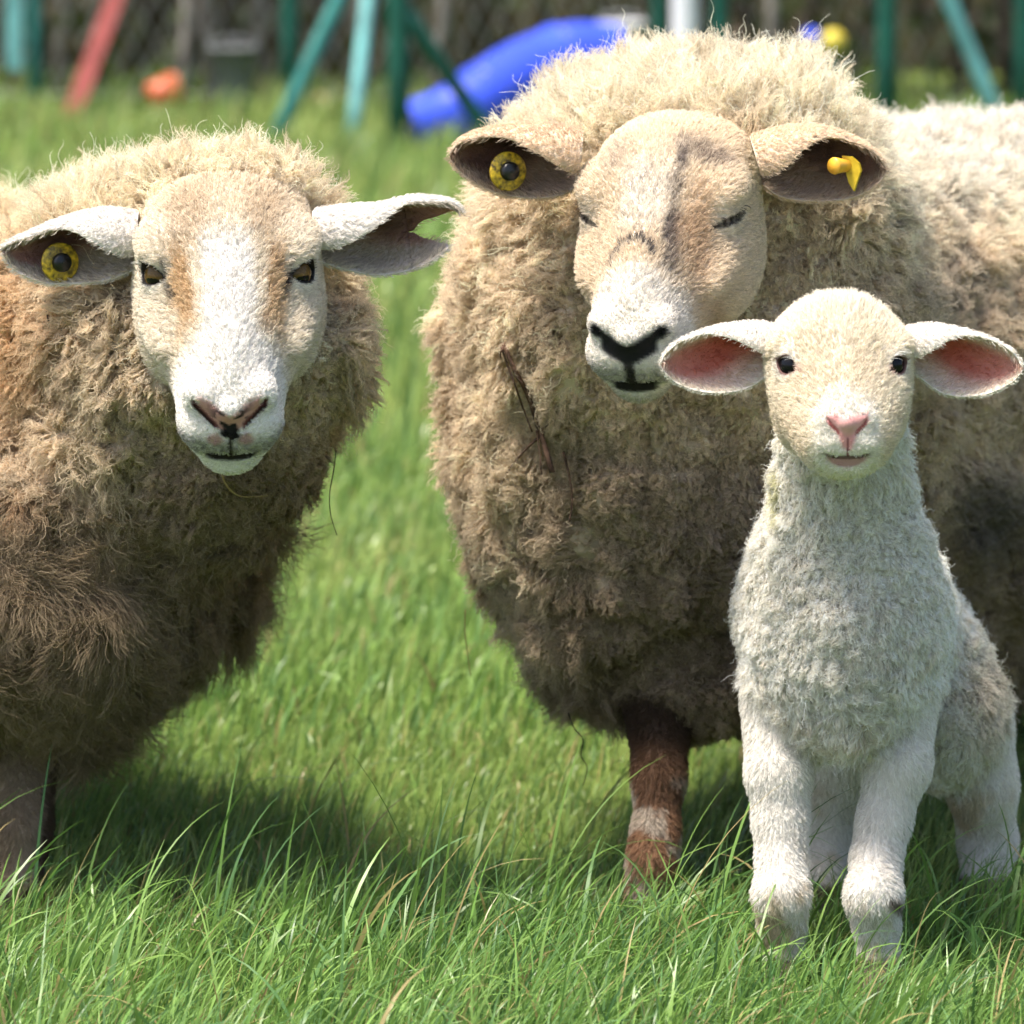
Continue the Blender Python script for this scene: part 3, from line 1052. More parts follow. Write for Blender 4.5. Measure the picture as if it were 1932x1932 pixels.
def ewe_left():
    eye_y = -0.215
    h = Head(at(430, 518, eye_y), math.radians(33), math.radians(3.0), math.radians(0.8), PROF_AD, P_AD, 0.94)
    b = Body()
    b.E(425, 482, -0.06, 190, 150, 0.10, k=0.05)
    b.E(508, 655, -0.085, 158, 190, 0.115, k=0.04)
    b.E(420, 835, -0.045, 182, 160, 0.13, k=0.05)
    b.E(318, 650, -0.075, 165, 190, 0.115, k=0.04)
    b.E(190, 610, 0.03, 190, 230, 0.15, k=0.08)
    b.E(255, 860, 0.03, 215, 200, 0.15, k=0.08)
    b.C((430, 560, 0.04, 175), (130, 930, 0.20, 280))
    b.E(112, 985, 0.15, 340, 375, 0.25)
    b.C((0, 880, 0.33, 395), (-950, 860, 0.98, 420), zs=1.2)
    b.leg([(45, 1300, 0.08, 85), (42, 1560, 0.02, 47), (30, 1690, 0.0, 39), (24, 1765, -0.02, 42)])
    b.leg([(-230, 1300, 0.28, 85), (-235, 1500, 0.26, 47), (-240, 1660, 0.25, 38), (-240, 1710, 0.24, 42)])
    for px, y in ((-1000, 0.78), (-760, 1.05)):
        g = 11365 * 1.12 / (y + 5.5) - 570
        b.leg([(px, 1150, y, 150), (px - 60, 1350, y + 0.06, 60), (px - 30, g - 110, y, 38), (px - 30, g, y - 0.02, 40)])
    ears = [ear_mesh([(262, 405), (200, 398), (130, 412), (60, 440), (20, 458), (2, 470)], [(262, 505), (205, 528), (130, 536), (75, 532), (25, 508), (4, 478)],
                     -0.165, -0.175, [0.024, 0.030, 0.026, 0.014, 0.002]),
            ear_mesh([(590, 402), (650, 392), (715, 388), (765, 375), (820, 376), (858, 384), (874, 402)], [(590, 490), (650, 508), (715, 519), (785, 506), (840, 474), (864, 436), (874, 408)],
                     -0.165, -0.175, [0.024, 0.028, 0.022, 0.014, 0.003], slot=(0.50, 0.42, 0.16, 0.74))]
    S = 1.0
    def paint(P, l, s):
        px, py = project(P)
        n1, n2, n3 = fbm(P, 14, 5, 3), fbm(P, 45, 8, 3), fbm(P, 330, 2, 2)
        # fleece
        c = np.broadcast_to(IN([0.70, 0.58, 0.43]), P.shape).copy()
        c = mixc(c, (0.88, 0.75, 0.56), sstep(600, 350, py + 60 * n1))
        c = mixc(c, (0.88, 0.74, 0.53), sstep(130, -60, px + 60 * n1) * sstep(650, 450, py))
        c = mixc(c, (0.36, 0.275, 0.185), sstep(800, 980, py + 0.15 * (px - 300) + 120 * n1))  # brown chest locks, with the shade under the head painted into the tone
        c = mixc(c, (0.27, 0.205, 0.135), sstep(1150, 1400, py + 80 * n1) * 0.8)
        c = mixc(c, (0.62, 0.42, 0.24), blob(px + 40 * n1, py + 50 * n1, 10, 640, 110, 150, 0.8) * 0.85)
        c = mixc(c, (0.36, 0.21, 0.11), sstep(0.15, 0.6, n1 + 0.5 * n2) * sstep(700, 900, py) * sstep(330, 150, px) * 0.6)
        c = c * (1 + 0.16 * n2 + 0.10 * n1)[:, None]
        # face
        lr, l = l, l / h.S
        x, y, z, pad = nose_masks(l, S)
        sxn = np.sign(l[:, 0])
        f = np.broadcast_to(IN([0.78, 0.70, 0.58]), P.shape).copy()
        f = mixc(f, (0.74, 0.62, 0.46), sstep(0.0, -0.05, y + 0.03 * n2) * (0.75 + 0.35 * n3))
        f = mixc(f, (0.56, 0.43, 0.29), blob(x + 0.008 * n2, y + 0.015 * n2, 0.036, -0.018, 0.020, 0.035, 0.7) * 0.70)
        st = sstep(0.012, 0.004, np.abs(x - (0.046 - 0.10 * np.clip(y - 0.02, 0, 0.1)) + 0.006 * n2)) * sstep(0.005, 0.035, y) * sstep(0.115, 0.075, y)
        f = mixc(f, (0.62, 0.42, 0.22), st * np.where(sxn < 0, 0.85, 0.75))
        f = mixc(f, (0.33, 0.20, 0.11), st * sstep(-0.1, 0.4, n2) * np.where(sxn < 0, 0.15, 0.75))
        f = mixc(f, (0.70, 0.58, 0.42), sstep(0.05, 0.02, y) * sstep(0.045, 0.06, x) * sstep(-0.01, -0.04, z) * 0.4)
        f = mixc(f, (0.82, 0.79, 0.75), sstep(0.030, 0.018, x + 0.004 * n2) * sstep(-0.005, 0.03, y) + sstep(0.10, 0.13, y))
        f = mixc(f, (0.30, 0.26, 0.23), sstep(0.50, 0.75, n3 + 0.4 * n2) * sstep(-0.04, 0.0, y) * sstep(0.08, 0.03, y) * 0.35)
        em, ew = eye_masks(h, lr, S)
        f = mixc(f, (0.84, 0.82, 0.79), ew * 0.75)
        # dark tear line running from the inner corner of the eye
        tl = sstep(0.0035, 0.001, np.abs(x - (0.060 - 0.34 * (y - 0.025)) + 0.002 * n3)) * sstep(0.020, 0.028, y) * sstep(0.064, 0.050, y) * (z > -0.02)
        f = mixc(f, (0.05, 0.035, 0.03), tl * (0.7 + 0.6 * n3))
        f = mixc(f, (0.015, 0.012, 0.012), em)
        lipz = sstep(-0.052, -0.062, z) * sstep(0.15, 0.172, y)
        f = mixc(f, (0.26, 0.24, 0.24), sstep(0.14, 0.17, y) * sstep(-0.028, -0.046, z) * sstep(-0.067, -0.058, z) * (0.70 + 0.6 * n3))
        f = mixc(f, (0.56, 0.30, 0.27), pad)
        f = mixc(f, (0.52, 0.27, 0.25), sstep(0.010, 0.004, np.hypot(x - 0.014, (z + 0.036) * 1.2)) * (y > 0.16) * 0.7)
        spots = sstep(0.10, 0.3, noise(l, 260, 4)) * sstep(0.026, 0.008, x) + sstep(0.010, 0.006, np.hypot(x, (z + 0.027) * 1.1))
        f = mixc(f, (0.012, 0.010, 0.012), spots * np.maximum(pad, sstep(0.011, 0.008, np.hypot(x, z + 0.028)) * (y > 0.16)))
        f = mixc(f, (0.16, 0.05, 0.045), sstep(0.0042, 0.0022, np.abs(z + 0.0325 - 0.80 * x)) * sstep(0.010, 0.013, x) * sstep(0.037, 0.033, x) * (y > 0.15))
        f = mixc(f, (0.03, 0.012, 0.012), sstep(0.0030, 0.0012, np.abs(z + 0.0340 - 0.80 * x)) * sstep(0.012, 0.016, x) * sstep(0.036, 0.031, x) * (y > 0.15))
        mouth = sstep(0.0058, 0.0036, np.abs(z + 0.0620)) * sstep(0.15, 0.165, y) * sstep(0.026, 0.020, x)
        f = mixc(f, (0.02, 0.015, 0.015), mouth)  # shadow band between upper lip and chin, painted as dark colour
        f = mixc(f, (0.03, 0.02, 0.02), sstep(0.0025, 0.001, x) * (y > 0.17) * sstep(-0.030, -0.034, z) * (z > -0.060))
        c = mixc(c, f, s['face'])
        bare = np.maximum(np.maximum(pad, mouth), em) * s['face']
        # legs
        g = mixc(np.broadcast_to(IN([0.34, 0.255, 0.175]), P.shape).copy(), (0.50, 0.42, 0.33), sstep(0.0, 0.5, n1 + 0.4 * n2))
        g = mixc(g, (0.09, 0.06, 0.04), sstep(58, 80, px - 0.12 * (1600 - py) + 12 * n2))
        g = mixc(g, (0.10, 0.08, 0.06), sstep(0.03, 0.015, P[:, 2]))
        c = mixc(c, g, s['leg'])
        # ears
        c = mixc(c, (0.80, 0.76, 0.71), s['outer'])
        c, be = ear_paint(c, s, (0.72, 0.64, 0.56), (0.46, 0.20, 0.16), (0.13, 0.07, 0.06), (0.44, 0.35, 0.29))
        return np.clip(c, 0.004, 0.92), np.clip(bare + be, 0, 1)
    def wool(P, N, l):
        px, py = project(P)
        n = fbm(P, 9, 40, 2)
        down = V3(0.10, -0.25, -1.0) + 0 * P
        down[:, 0] += 0.5 * n + 0.3 * sstep(300, 600, px)
        up = sstep(560, 380, py)
        T = lerp(down, V3(0.15, 0.2, 0.9) + 0.6 * np.stack([noise(P, 30, 1), noise(P, 30, 2), noise(P, 30, 3)], -1), up)
        low = sstep(850, 1050, py)
        L = 0.026 + 0.030 * low + 0.004 * up + 0.010 * n
        L = L * (1 - 0.55 * sstep(0.02, -0.01, -l[:, 1] - 0.095) * (np.abs(l[:, 0]) < 0.1))
        return dict(T=T, L=L, k=12, phi0=0.25 + 0.35 * low, phi1=0.95 + 0.35 * low - 0.2 * up, clumps=((0.026, 0.35, 0.8), (0.0085, 0.93, 0.75)),
                    curl=0.0032 - 0.0006 * low, freq=2.2 + 0.4 * low, frizz=0.00030, tj=0.75,
                    wisps=11000, wisp_w=lambda v, n_: (0.45 + 1.9 * sstep(0.25, 0.9, n_[:, 2])))
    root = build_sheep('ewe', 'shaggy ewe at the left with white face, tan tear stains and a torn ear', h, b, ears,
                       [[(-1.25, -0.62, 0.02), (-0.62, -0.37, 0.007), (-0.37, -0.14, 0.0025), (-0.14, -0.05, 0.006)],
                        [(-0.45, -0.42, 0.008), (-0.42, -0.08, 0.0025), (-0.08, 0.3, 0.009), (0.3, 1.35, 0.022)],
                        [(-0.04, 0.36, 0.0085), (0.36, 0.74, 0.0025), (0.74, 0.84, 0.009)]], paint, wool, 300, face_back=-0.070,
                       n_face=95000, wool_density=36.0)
    for sx in (-1, 1):
        make_eye(root, h, sx, (0.15, 0.085, 0.026), look=(0.15 * sx, 0.9, 0.0))
        lashes(root, h, sx, 20, 0.009, (0.80, 0.78, 0.74), 400 + sx)
    return root, h

# ------------------------------------------------------------------ ewe behind the lamb
def ewe_right():
    p = dict(P_AD)
    p['almond'] = (0.0220, (0.0012, 0.0017), -0.003)
    p['slit'] = (-0.62, 0.74, 0.10)
    p['edeep'] = 0.95
    h = Head(at(1246, 408, -0.165), math.radians(31), math.radians(-15.0), math.radians(0.0), PROF_AD, p, 0.90)
    b = Body()
    b.E(1318, 325, 0.08, 288, 195, 0.17, k=0.07)
    b.E(1135, 540, 0.09, 240, 275, 0.18, k=0.07)
    b.E(1195, 820, 0.16, 318, 495, 0.22, k=0.07)
    b.E(1460, 560, 0.10, 250, 310, 0.17, k=0.08)
    b.C((1440, 570, 0.24, 240), (1980, 640, 0.85, 250), k=0.12)
    b.C((1270, 430, 0.03, 165), (1220, 700, 0.18, 290))
    b.C((1400, 790, 0.44, 465), (2330, 765, 1.30, 470), zs=1.1, k=0.11)
    b.E(1320, 1270, 0.14, 150, 105, 0.12, k=0.05)
    b.leg([(1245, 1320, 0.06, 66), (1243, 1470, 0.0, 40), (1237, 1570, -0.02, 34), (1230, 1630, -0.03, 35), (1219, 1700, -0.03, 26), (1210, 1752, -0.04, 32), (1202, 1786, -0.06, 33)])
    b.leg([(1500, 1300, 0.16, 80), (1498, 1480, 0.14, 50), (1492, 1640, 0.13, 36), (1490, 1720, 0.11, 38)])
    for px, y in ((2120, 1.05), (2330, 1.25)):
        g = 11365 * 1.12 / (y + 5.5) - 570
        b.leg([(px, 1050, y, 150), (px + 60, 1240, y + 0.07, 58), (px + 30, g - 110, y, 36), (px + 30, g, y - 0.02, 38)])
    ears = [ear_mesh([(1100, 252), (1040, 238), (965, 238), (905, 250), (866, 268), (848, 292)], [(1090, 350), (1060, 368), (1000, 374), (930, 362), (880, 335), (851, 305)],
                     -0.115, -0.135, [0.030, 0.034, 0.030, 0.018, 0.003], a1=125),
            ear_mesh([(1415, 262), (1470, 246), (1530, 240), (1590, 253), (1645, 283), (1672, 316)], [(1440, 350), (1475, 372), (1540, 380), (1605, 374), (1650, 352), (1671, 328)],
                     -0.125, -0.140, [0.030, 0.034, 0.030, 0.018, 0.003], a1=125)]
    S = 1.0
    def paint(P, l, s):
        px, py = project(P)
        n1, n2, n3 = fbm(P, 13, 15, 3), fbm(P, 45, 18, 3), fbm(P, 330, 12, 2)
        c = np.broadcast_to(IN([0.80, 0.665, 0.50]), P.shape).copy()
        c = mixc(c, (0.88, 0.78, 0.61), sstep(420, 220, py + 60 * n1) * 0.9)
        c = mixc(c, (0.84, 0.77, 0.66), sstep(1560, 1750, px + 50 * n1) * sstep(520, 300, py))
        c = mixc(c, (0.50, 0.395, 0.285), sstep(700, 880, py - 0.25 * (px - 1050) + 90 * n1) * sstep(960, 1100, px + 40 * n1) * 0.9)  # brown chest wool, with the shadow of head and lamb painted in
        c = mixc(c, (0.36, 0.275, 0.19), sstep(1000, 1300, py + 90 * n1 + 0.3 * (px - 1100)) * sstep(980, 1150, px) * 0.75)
        c = mixc(c, (0.68, 0.55, 0.41), sstep(1480, 1640, px) * sstep(430, 600, py) * sstep(1050, 850, py) * 0.8)
        c = mixc(c, (0.16, 0.14, 0.12), blob(px + 50 * n1, py + 50 * n1, 1850, 970, 60, 80, 0.7) * 0.9)
        c = mixc(c, (0.30, 0.27, 0.24), blob(px + 60 * n1, py + 60 * n1, 1790, 560, 60, 60, 0.8) * 0.6)
        c = mixc(c, (0.34, 0.22, 0.12), sstep(0.25, 0.7, n1 + 0.4 * n2) * sstep(600, 800, py) * 0.4)
        c = c * (1 + 0.16 * n2 + 0.10 * n1)[:, None]
        lr, l = l, l / h.S
        x, y, z, pad = nose_masks(l, S, -0.034, -0.010, 0.44)
        xs = l[:, 0]
        f = np.broadcast_to(IN([0.75, 0.63, 0.48]), P.shape).copy()
        f = mixc(f, (0.80, 0.67, 0.50), sstep(-0.04, -0.08, y + 0.02 * n2) * 0.8)
        f = mixc(f, (0.78, 0.72, 0.64), blob(xs + 0.006 * n2, y + 0.02 * n2, -0.004, 0.035, 0.024, 0.055, 0.5) * (0.75 + 0.4 * n2))
        f = mixc(f, (0.80, 0.76, 0.70), sstep(0.105, 0.135, y + 0.01 * n2) * 0.9)
        f = mixc(f, (0.72, 0.59, 0.44), blob(xs, y + 0.01 * n2, -0.008, 0.098, 0.026, 0.022, 0.5) * 0.7)
        dk = sstep(0.012, 0.003, np.abs(xs - (0.024 + 0.06 * (y - 0.02)) + 0.007 * n2)) * sstep(-0.07, -0.02, y) * sstep(0.13, 0.09, y)
        f = mixc(f, (0.17, 0.14, 0.13), dk * np.clip(0.55 + 1.5 * n2 + 0.6 * n3, 0, 0.9))
        f = mixc(f, (0.25, 0.19, 0.15), blob(xs + 0.01 * n2, y + 0.01 * n2, 0.046, -0.028, 0.020, 0.016, 0.8) * (0.8 + 0.6 * n3))
        f = mixc(f, (0.30, 0.24, 0.20), blob(xs + 0.01 * n2, y + 0.01 * n2, -0.044, -0.020, 0.012, 0.026, 0.8) * (0.45 + 0.6 * n3))
        f = mixc(f, (0.50, 0.31, 0.17), blob(xs + 0.006 * n2, y + 0.01 * n2, 0.045, 0.055, 0.014, 0.04, 0.7) * 0.6)
        # curved grey mark across the bridge and small scabs
        ring = np.hypot(xs + 0.008, (y - 0.112) * 1.0)
        f = mixc(f, (0.10, 0.09, 0.09), sstep(0.0045, 0.0015, np.abs(ring - 0.022)) * (y < 0.107) * (z > 0.0) * (1.0 + 0.6 * n3))
        f = mixc(f, (0.14, 0.12, 0.12), sstep(0.42, 0.62, n3 + 0.3 * n2) * sstep(0.034, 0.02, x) * sstep(-0.03, 0.01, y) * sstep(0.12, 0.08, y) * 0.8)
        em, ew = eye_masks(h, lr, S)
        f = mixc(f, (0.78, 0.73, 0.66), ew * 0.45)
        f = mixc(f, (0.20, 0.15, 0.12), ew * sstep(-0.1, 0.35, n3 + 0.5 * n2) * 0.5)  # mottled brow shading painted dark around the closed eyes
        f = mixc(f, (0.022, 0.016, 0.015), em * (0.95 + 0.3 * n3))
        f = mixc(f, (0.30, 0.28, 0.28), sstep(0.14, 0.165, y) * sstep(-0.028, -0.047, z) * sstep(-0.067, -0.058, z) * (0.7 + 0.5 * n3))
        f = mixc(f, (0.014, 0.013, 0.015), pad)
        f = mixc(f, (0.02, 0.018, 0.02), sstep(0.010, 0.005, np.hypot(x - 0.031, (z + 0.004))) * (y > 0.155))
        f = mixc(f, (0.04, 0.035, 0.035), sstep(0.007, 0.003, x) * (y > 0.17) * sstep(-0.028, -0.034, z) * (z > -0.060))
        mouth = sstep(0.0085, 0.0050, np.abs(z + 0.0640)) * sstep(0.150, 0.165, y) * sstep(0.027, 0.018, x)
        f = mixc(f, (0.015, 0.012, 0.012), mouth)
        f = mixc(f, (0.34, 0.31, 0.27), sstep(-0.070, -0.080, z) * sstep(0.12, 0.15, y) * 0.6)
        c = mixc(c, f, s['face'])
        bare = np.maximum(np.maximum(pad, mouth), em) * s['face']
        zz = P[:, 2]
        g = mixc(np.broadcast_to(IN([0.20, 0.11, 0.065]), P.shape).copy(), (0.07, 0.045, 0.03), sstep(0.13, 0.17, zz + 0.02 * n1))
        g = mixc(g, (0.34, 0.19, 0.11), sstep(0.12, 0.08, zz + 0.02 * n1))
        g = mixc(g, (0.62, 0.55, 0.46), sstep(0.05, 0.4, 0.5 * n1 + 1.2 * n2 + 0.15 * sstep(0.045, 0.005, np.abs(zz - 0.085))) * sstep(0.135, 0.11, zz) * 0.75)
        g = mixc(g, (0.06, 0.05, 0.04), sstep(0.03, 0.015, zz))
        c = mixc(c, g, s['leg'])
        c = mixc(c, (0.76, 0.60, 0.44), s['outer'])
        c, be = ear_paint(c, s, (0.62, 0.48, 0.37), (0.22, 0.10, 0.075), (0.07, 0.04, 0.035), (0.34, 0.23, 0.17))
        return np.clip(c, 0.004, 0.92), np.clip(bare + be, 0, 1)
    def wool(P, N, l):
        px, py = project(P)
        n = fbm(P, 9, 60, 2)
        T = V3(-0.15, -0.2, -0.9) + 0.75 * np.stack([noise(P, 22, 1), noise(P, 22, 2), noise(P, 22, 3)], -1)
        up = sstep(480, 260, py)
        back = sstep(1550, 1750, px)
        T = lerp(T, V3(-0.3, 0.1, 0.75) + 0.8 * np.stack([noise(P, 26, 4), noise(P, 26, 5), noise(P, 26, 6)], -1), up * (1 - back))
        T = lerp(T, V3(0.85, 0.3, -0.55) + 0.35 * np.stack([noise(P, 26, 4), noise(P, 26, 5), noise(P, 26, 6)], -1), back)
        L = 0.022 + 0.010 * up * (1 - back) + 0.006 * n + 0.012 * sstep(1150, 1300, py)
        L = L * (1 - 0.55 * sstep(0.02, -0.01, -l[:, 1] - 0.10) * (np.abs(l[:, 0]) < 0.1))
        return dict(T=T, L=L, k=12, phi0=0.25, phi1=1.05 - 0.3 * up, clumps=((0.026, 0.30, 0.8), (0.0080, 0.92, 0.75)),
                    curl=0.0032, freq=2.2, frizz=0.00030, tj=0.85,
                    wisps=13000, wisp_w=lambda v, n_: (0.35 + 2.4 * sstep(0.2, 0.85, n_[:, 2])))
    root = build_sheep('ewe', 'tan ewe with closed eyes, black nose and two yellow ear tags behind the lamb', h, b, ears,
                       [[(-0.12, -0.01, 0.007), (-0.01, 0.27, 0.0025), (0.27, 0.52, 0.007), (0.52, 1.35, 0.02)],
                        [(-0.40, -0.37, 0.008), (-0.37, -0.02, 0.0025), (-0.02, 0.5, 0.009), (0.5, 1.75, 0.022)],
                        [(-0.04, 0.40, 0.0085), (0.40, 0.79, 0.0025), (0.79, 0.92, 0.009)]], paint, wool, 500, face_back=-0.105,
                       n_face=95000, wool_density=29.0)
    for sx in (-1, 1):
        lashes(root, h, sx, 30, 0.008, (0.10, 0.08, 0.07), 420 + sx, droop=1.6)
    return root, h

# ------------------------------------------------------------------ lamb
def lamb_front():
    h = Head(at(1588, 689, -0.405), math.radians(13), math.radians(1.5), 0.0, PROF_LA, P_LA, 0.94)
    b = Body()
    b.C((1588, 740, -0.31, 100), (1590, 1000, -0.27, 136), k=0.04)
    b.E(1588, 1170, -0.23, 188, 220, 0.12, k=0.05)
    b.C((1598, 1160, -0.18, 170), (1676, 1215, 0.06, 150), k=0.045)
    b.E(1772, 1330, 0.03, 108, 140, 0.10, k=0.04)
    b.E(1590, 1340, -0.25, 85, 70, 0.07, k=0.03)
    b.leg([(1472, 1320, -0.24, 72), (1470, 1460, -0.27, 56), (1473, 1550, -0.28, 45), (1475, 1620, -0.29, 41), (1474, 1690, -0.31, 47), (1476, 1745, -0.30, 37), (1478, 1810, -0.30, 31), (1473, 1874, -0.325, 42)], 0.012)
    b.leg([(1698, 1320, -0.24, 70), (1692, 1445, -0.27, 57), (1668, 1550, -0.28, 44), (1654, 1620, -0.29, 41), (1648, 1690, -0.32, 47), (1654, 1745, -0.31, 36), (1658, 1810, -0.31, 31), (1650, 1876, -0.34, 42)], 0.012)
    b.leg([(1838, 1370, 0.04, 72), (1852, 1480, 0.05, 60), (1864, 1590, 0.09, 47), (1858, 1680, 0.05, 40), (1855, 1772, 0.0, 40)], 0.015)
    b.leg([(1600, 1400, 0.03, 80), (1552, 1570, 0.07, 46), (1546, 1670, 0.03, 38), (1545, 1765, 0.0, 40)], 0.03)
    ears = [ear_mesh([(1470, 618), (1425, 610), (1350, 619), (1290, 640), (1258, 664), (1247, 686)], [(1465, 690), (1440, 715), (1395, 737), (1330, 740), (1275, 722), (1249, 696)],
                     -0.365, -0.385, [0.014, 0.018, 0.018, 0.012, 0.002], thick=0.0035, a0=-95, a1=106),
            ear_mesh([(1705, 622), (1750, 614), (1810, 622), (1870, 640), (1910, 664), (1930, 692)], [(1710, 690), (1740, 716), (1785, 744), (1850, 746), (1905, 724), (1929, 700)],
                     -0.365, -0.385, [0.014, 0.018, 0.018, 0.012, 0.002], thick=0.0035, a0=-95, a1=106)]
    S = 0.54
    def paint(P, l, s):
        px, py = project(P)
        n1, n2, n3 = fbm(P, 22, 25, 3), fbm(P, 70, 28, 3), fbm(P, 260, 22, 2)
        c = np.broadcast_to(IN([0.92, 0.872, 0.775]), P.shape).copy()
        c = mixc(c, (0.74, 0.60, 0.52), sstep(0.25, 0.6, n2 + 0.4 * n1) * sstep(1080, 1250, py) * 0.35)
        c = mixc(c, (0.62, 0.52, 0.40), sstep(0.2, 0.6, n1 + 0.3 * n2) * sstep(1250, 1330, py) * 0.35)
        c = mixc(c, (0.56, 0.47, 0.36), blob(px + 30 * n1, py + 30 * n1, 1860, 1330, 50, 110, 0.8) * 0.6)
        c = mixc(c, (0.46, 0.46, 0.16), sstep(7, 2, np.abs(px - 1468 - 10 * n2)) * sstep(880, 900, py) * sstep(1010, 980, py) * (P[:, 1] < -0.27) * 0.6)
        lr, l = l, l / h.S
        x, y, z = np.abs(l[:, 0]), l[:, 1], l[:, 2]
        f = np.broadcast_to(IN([0.82, 0.735, 0.60]), P.shape).copy()
        f = mixc(f, (0.86, 0.80, 0.68), sstep(0.03, 0.06, z + 0.01 * n2) * 0.7)
        f = mixc(f, (0.66, 0.54, 0.38), sstep(-0.1, 0.5, n2) * 0.25 + sstep(0.02, 0.045, x) * sstep(0.0, -0.03, z) * 0.35)
        f = mixc(f, (0.86, 0.82, 0.76), sstep(0.070, 0.090, y + 0.004 * n2) * sstep(0.036, 0.022, x) * 0.8)
        em, ew = eye_masks(h, lr, 0.7)
        f = mixc(f, (0.86, 0.82, 0.78), ew * 0.8)
        pk = 0
        for sx in (-1, 1):
            d, a, b_ = h.eye_axes(sx)
            e = lr - IN([h.p['eye'][0] * sx, h.p['eye'][1], h.p['eye'][2]]) - a * 0.0135 - d * 0.008
            pk = np.maximum(pk, sstep(0.008, 0.002, np.linalg.norm(e, axis=1)))
        f = mixc(f, (0.62, 0.34, 0.32), pk * 0.7)
        f = mixc(f, (0.16, 0.09, 0.08), em)
        # pink nose, lips and philtrum
        lo = -0.0235 + 0.75 * x
        hi = -0.0035 + 0.10 * x
        pad = sstep(lo - 0.002, lo + 0.001, z) * sstep(hi + 0.002, hi - 0.002, z) * sstep(0.0195, 0.0175, x) * sstep(0.084, 0.089, y)
        phil = sstep(0.010, 0.005, x + 0.35 * np.clip(-0.022 - z, 0, 1)) * sstep(-0.036, -0.030, z) * sstep(-0.014, -0.018, z) * (y > 0.088)
        padall = np.maximum(pad, phil)
        f = mixc(f, (0.74, 0.36, 0.345), padall)
        f = mixc(f, (0.82, 0.50, 0.47), sstep(0.016, 0.006, x) * sstep(-0.004, -0.012, z) * sstep(-0.022, -0.016, z) * pad * 0.6)
        f = mixc(f, (0.30, 0.07, 0.07), sstep(0.0035, 0.0018, np.abs((z + 0.0155) - 1.0 * (x - 0.0105))) * sstep(0.006, 0.008, x) * sstep(0.0185, 0.016, x) * (y > 0.088) * 0.9)
        f = mixc(f, (0.25, 0.08, 0.08), sstep(0.0014, 0.0006, x) * (y > 0.09) * sstep(-0.021, -0.024, z) * (z > -0.041))
        lip = sstep(-0.0405, -0.0425, z) * sstep(1.1, 0.8, np.hypot(x / 0.019, (z + 0.0415) / 0.0105)) * (y > 0.072)
        f = mixc(f, (0.52, 0.30, 0.29), lip)
        mouth = sstep(0.0024, 0.0012, np.abs(z + 0.0415 - 0.34 * np.clip(x - 0.012, 0, 1))) * sstep(0.066, 0.074, y) * sstep(0.026, 0.016, x)
        f = mixc(f, (0.12, 0.06, 0.06), mouth * 0.9)
        c = mixc(c, f, s['face'])
        bare = np.maximum(np.maximum(np.maximum(padall, lip * 0.9), mouth), np.maximum(em, pk * 0.4)) * s['face']
        zz = P[:, 2]
        g = mixc(np.broadcast_to(IN([0.84, 0.80, 0.74]), P.shape).copy(), (0.62, 0.50, 0.33), sstep(0.0, 0.45, n1 + 0.4 * n2) * sstep(0.13, 0.08, zz) * 0.8)
        g = mixc(g, (0.10, 0.06, 0.03), blob(px + 8 * n2, py + 8 * n2, 1690, 1707, 14, 12, 0.6) * 0.85)
        g = mixc(g, (0.16, 0.13, 0.10), sstep(0.026, 0.018, zz))
        c = mixc(c, g, s['leg'])
        c = mixc(c, (0.86, 0.80, 0.73), s['outer'])
        c, be = ear_paint(c, s, (0.86, 0.80, 0.70), (0.66, 0.25, 0.20), (0.52, 0.12, 0.09), (0.76, 0.50, 0.42))
        return np.clip(c, 0.004, 0.92), np.clip(bare + be * 0.9, 0, 1)
    def wool(P, N, l):
        px, py = project(P)
        n = fbm(P, 16, 80, 2)
        T = V3(0, -0.2, -0.8) + 0.9 * np.stack([noise(P, 60, 1), noise(P, 60, 2), noise(P, 60, 3)], -1)
        L = 0.0085 + 0.002 * n + 0.006 * sstep(1230, 1330, py)
        return dict(T=T, L=L, k=7, phi0=0.35, phi1=1.35, clumps=((0.010, 0.25, 0.8), (0.0030, 0.75, 0.9)),
                    curl=0.0012, freq=1.6, frizz=0.00022, tj=0.6,
                    wisps=9000, wisp_w=lambda v, n_: 1.0 + 0 * v[:, 0])
    root = build_sheep('lamb', 'small white lamb with pink nose and pink ears in front of the tan ewe', h, b, ears,
                       [[(0.10, 0.20, 0.005), (0.20, 0.365, 0.0017), (0.365, 0.52, 0.005)],
                        [(-0.56, -0.53, 0.005), (-0.53, -0.31, 0.0017), (-0.31, 0.24, 0.0055)],
                        [(-0.04, 0.44, 0.0055), (0.44, 0.645, 0.0017), (0.645, 0.70, 0.005)]], paint, wool, 700, face_back=-0.060,
                       n_face=85000, wool_density=105.0, lamb=True, face_r=0.00017, wool_r=0.00018, leg_len=0.006, face_len=0.0078,
                       wool_disp=(0.0035, 55.0))
    for sx in (-1, 1):
        make_eye(root, h, sx, (0.02, 0.015, 0.01), lamb=True)
        lashes(root, h, sx, 14, 0.009, (0.86, 0.84, 0.80), 440 + sx, w=0.00016, droop=0.7)
    return root, h

# ------------------------------------------------------------------ things behind the meadow
def paint_mat(name, c, rough=0.45, var=0.25):
    return noise_mat(name, tuple(x * (1 - var) for x in c), tuple(min(1, x * (1 + var)) for x in c), 9.0, rough, 0.4, 0.0, 0.15)

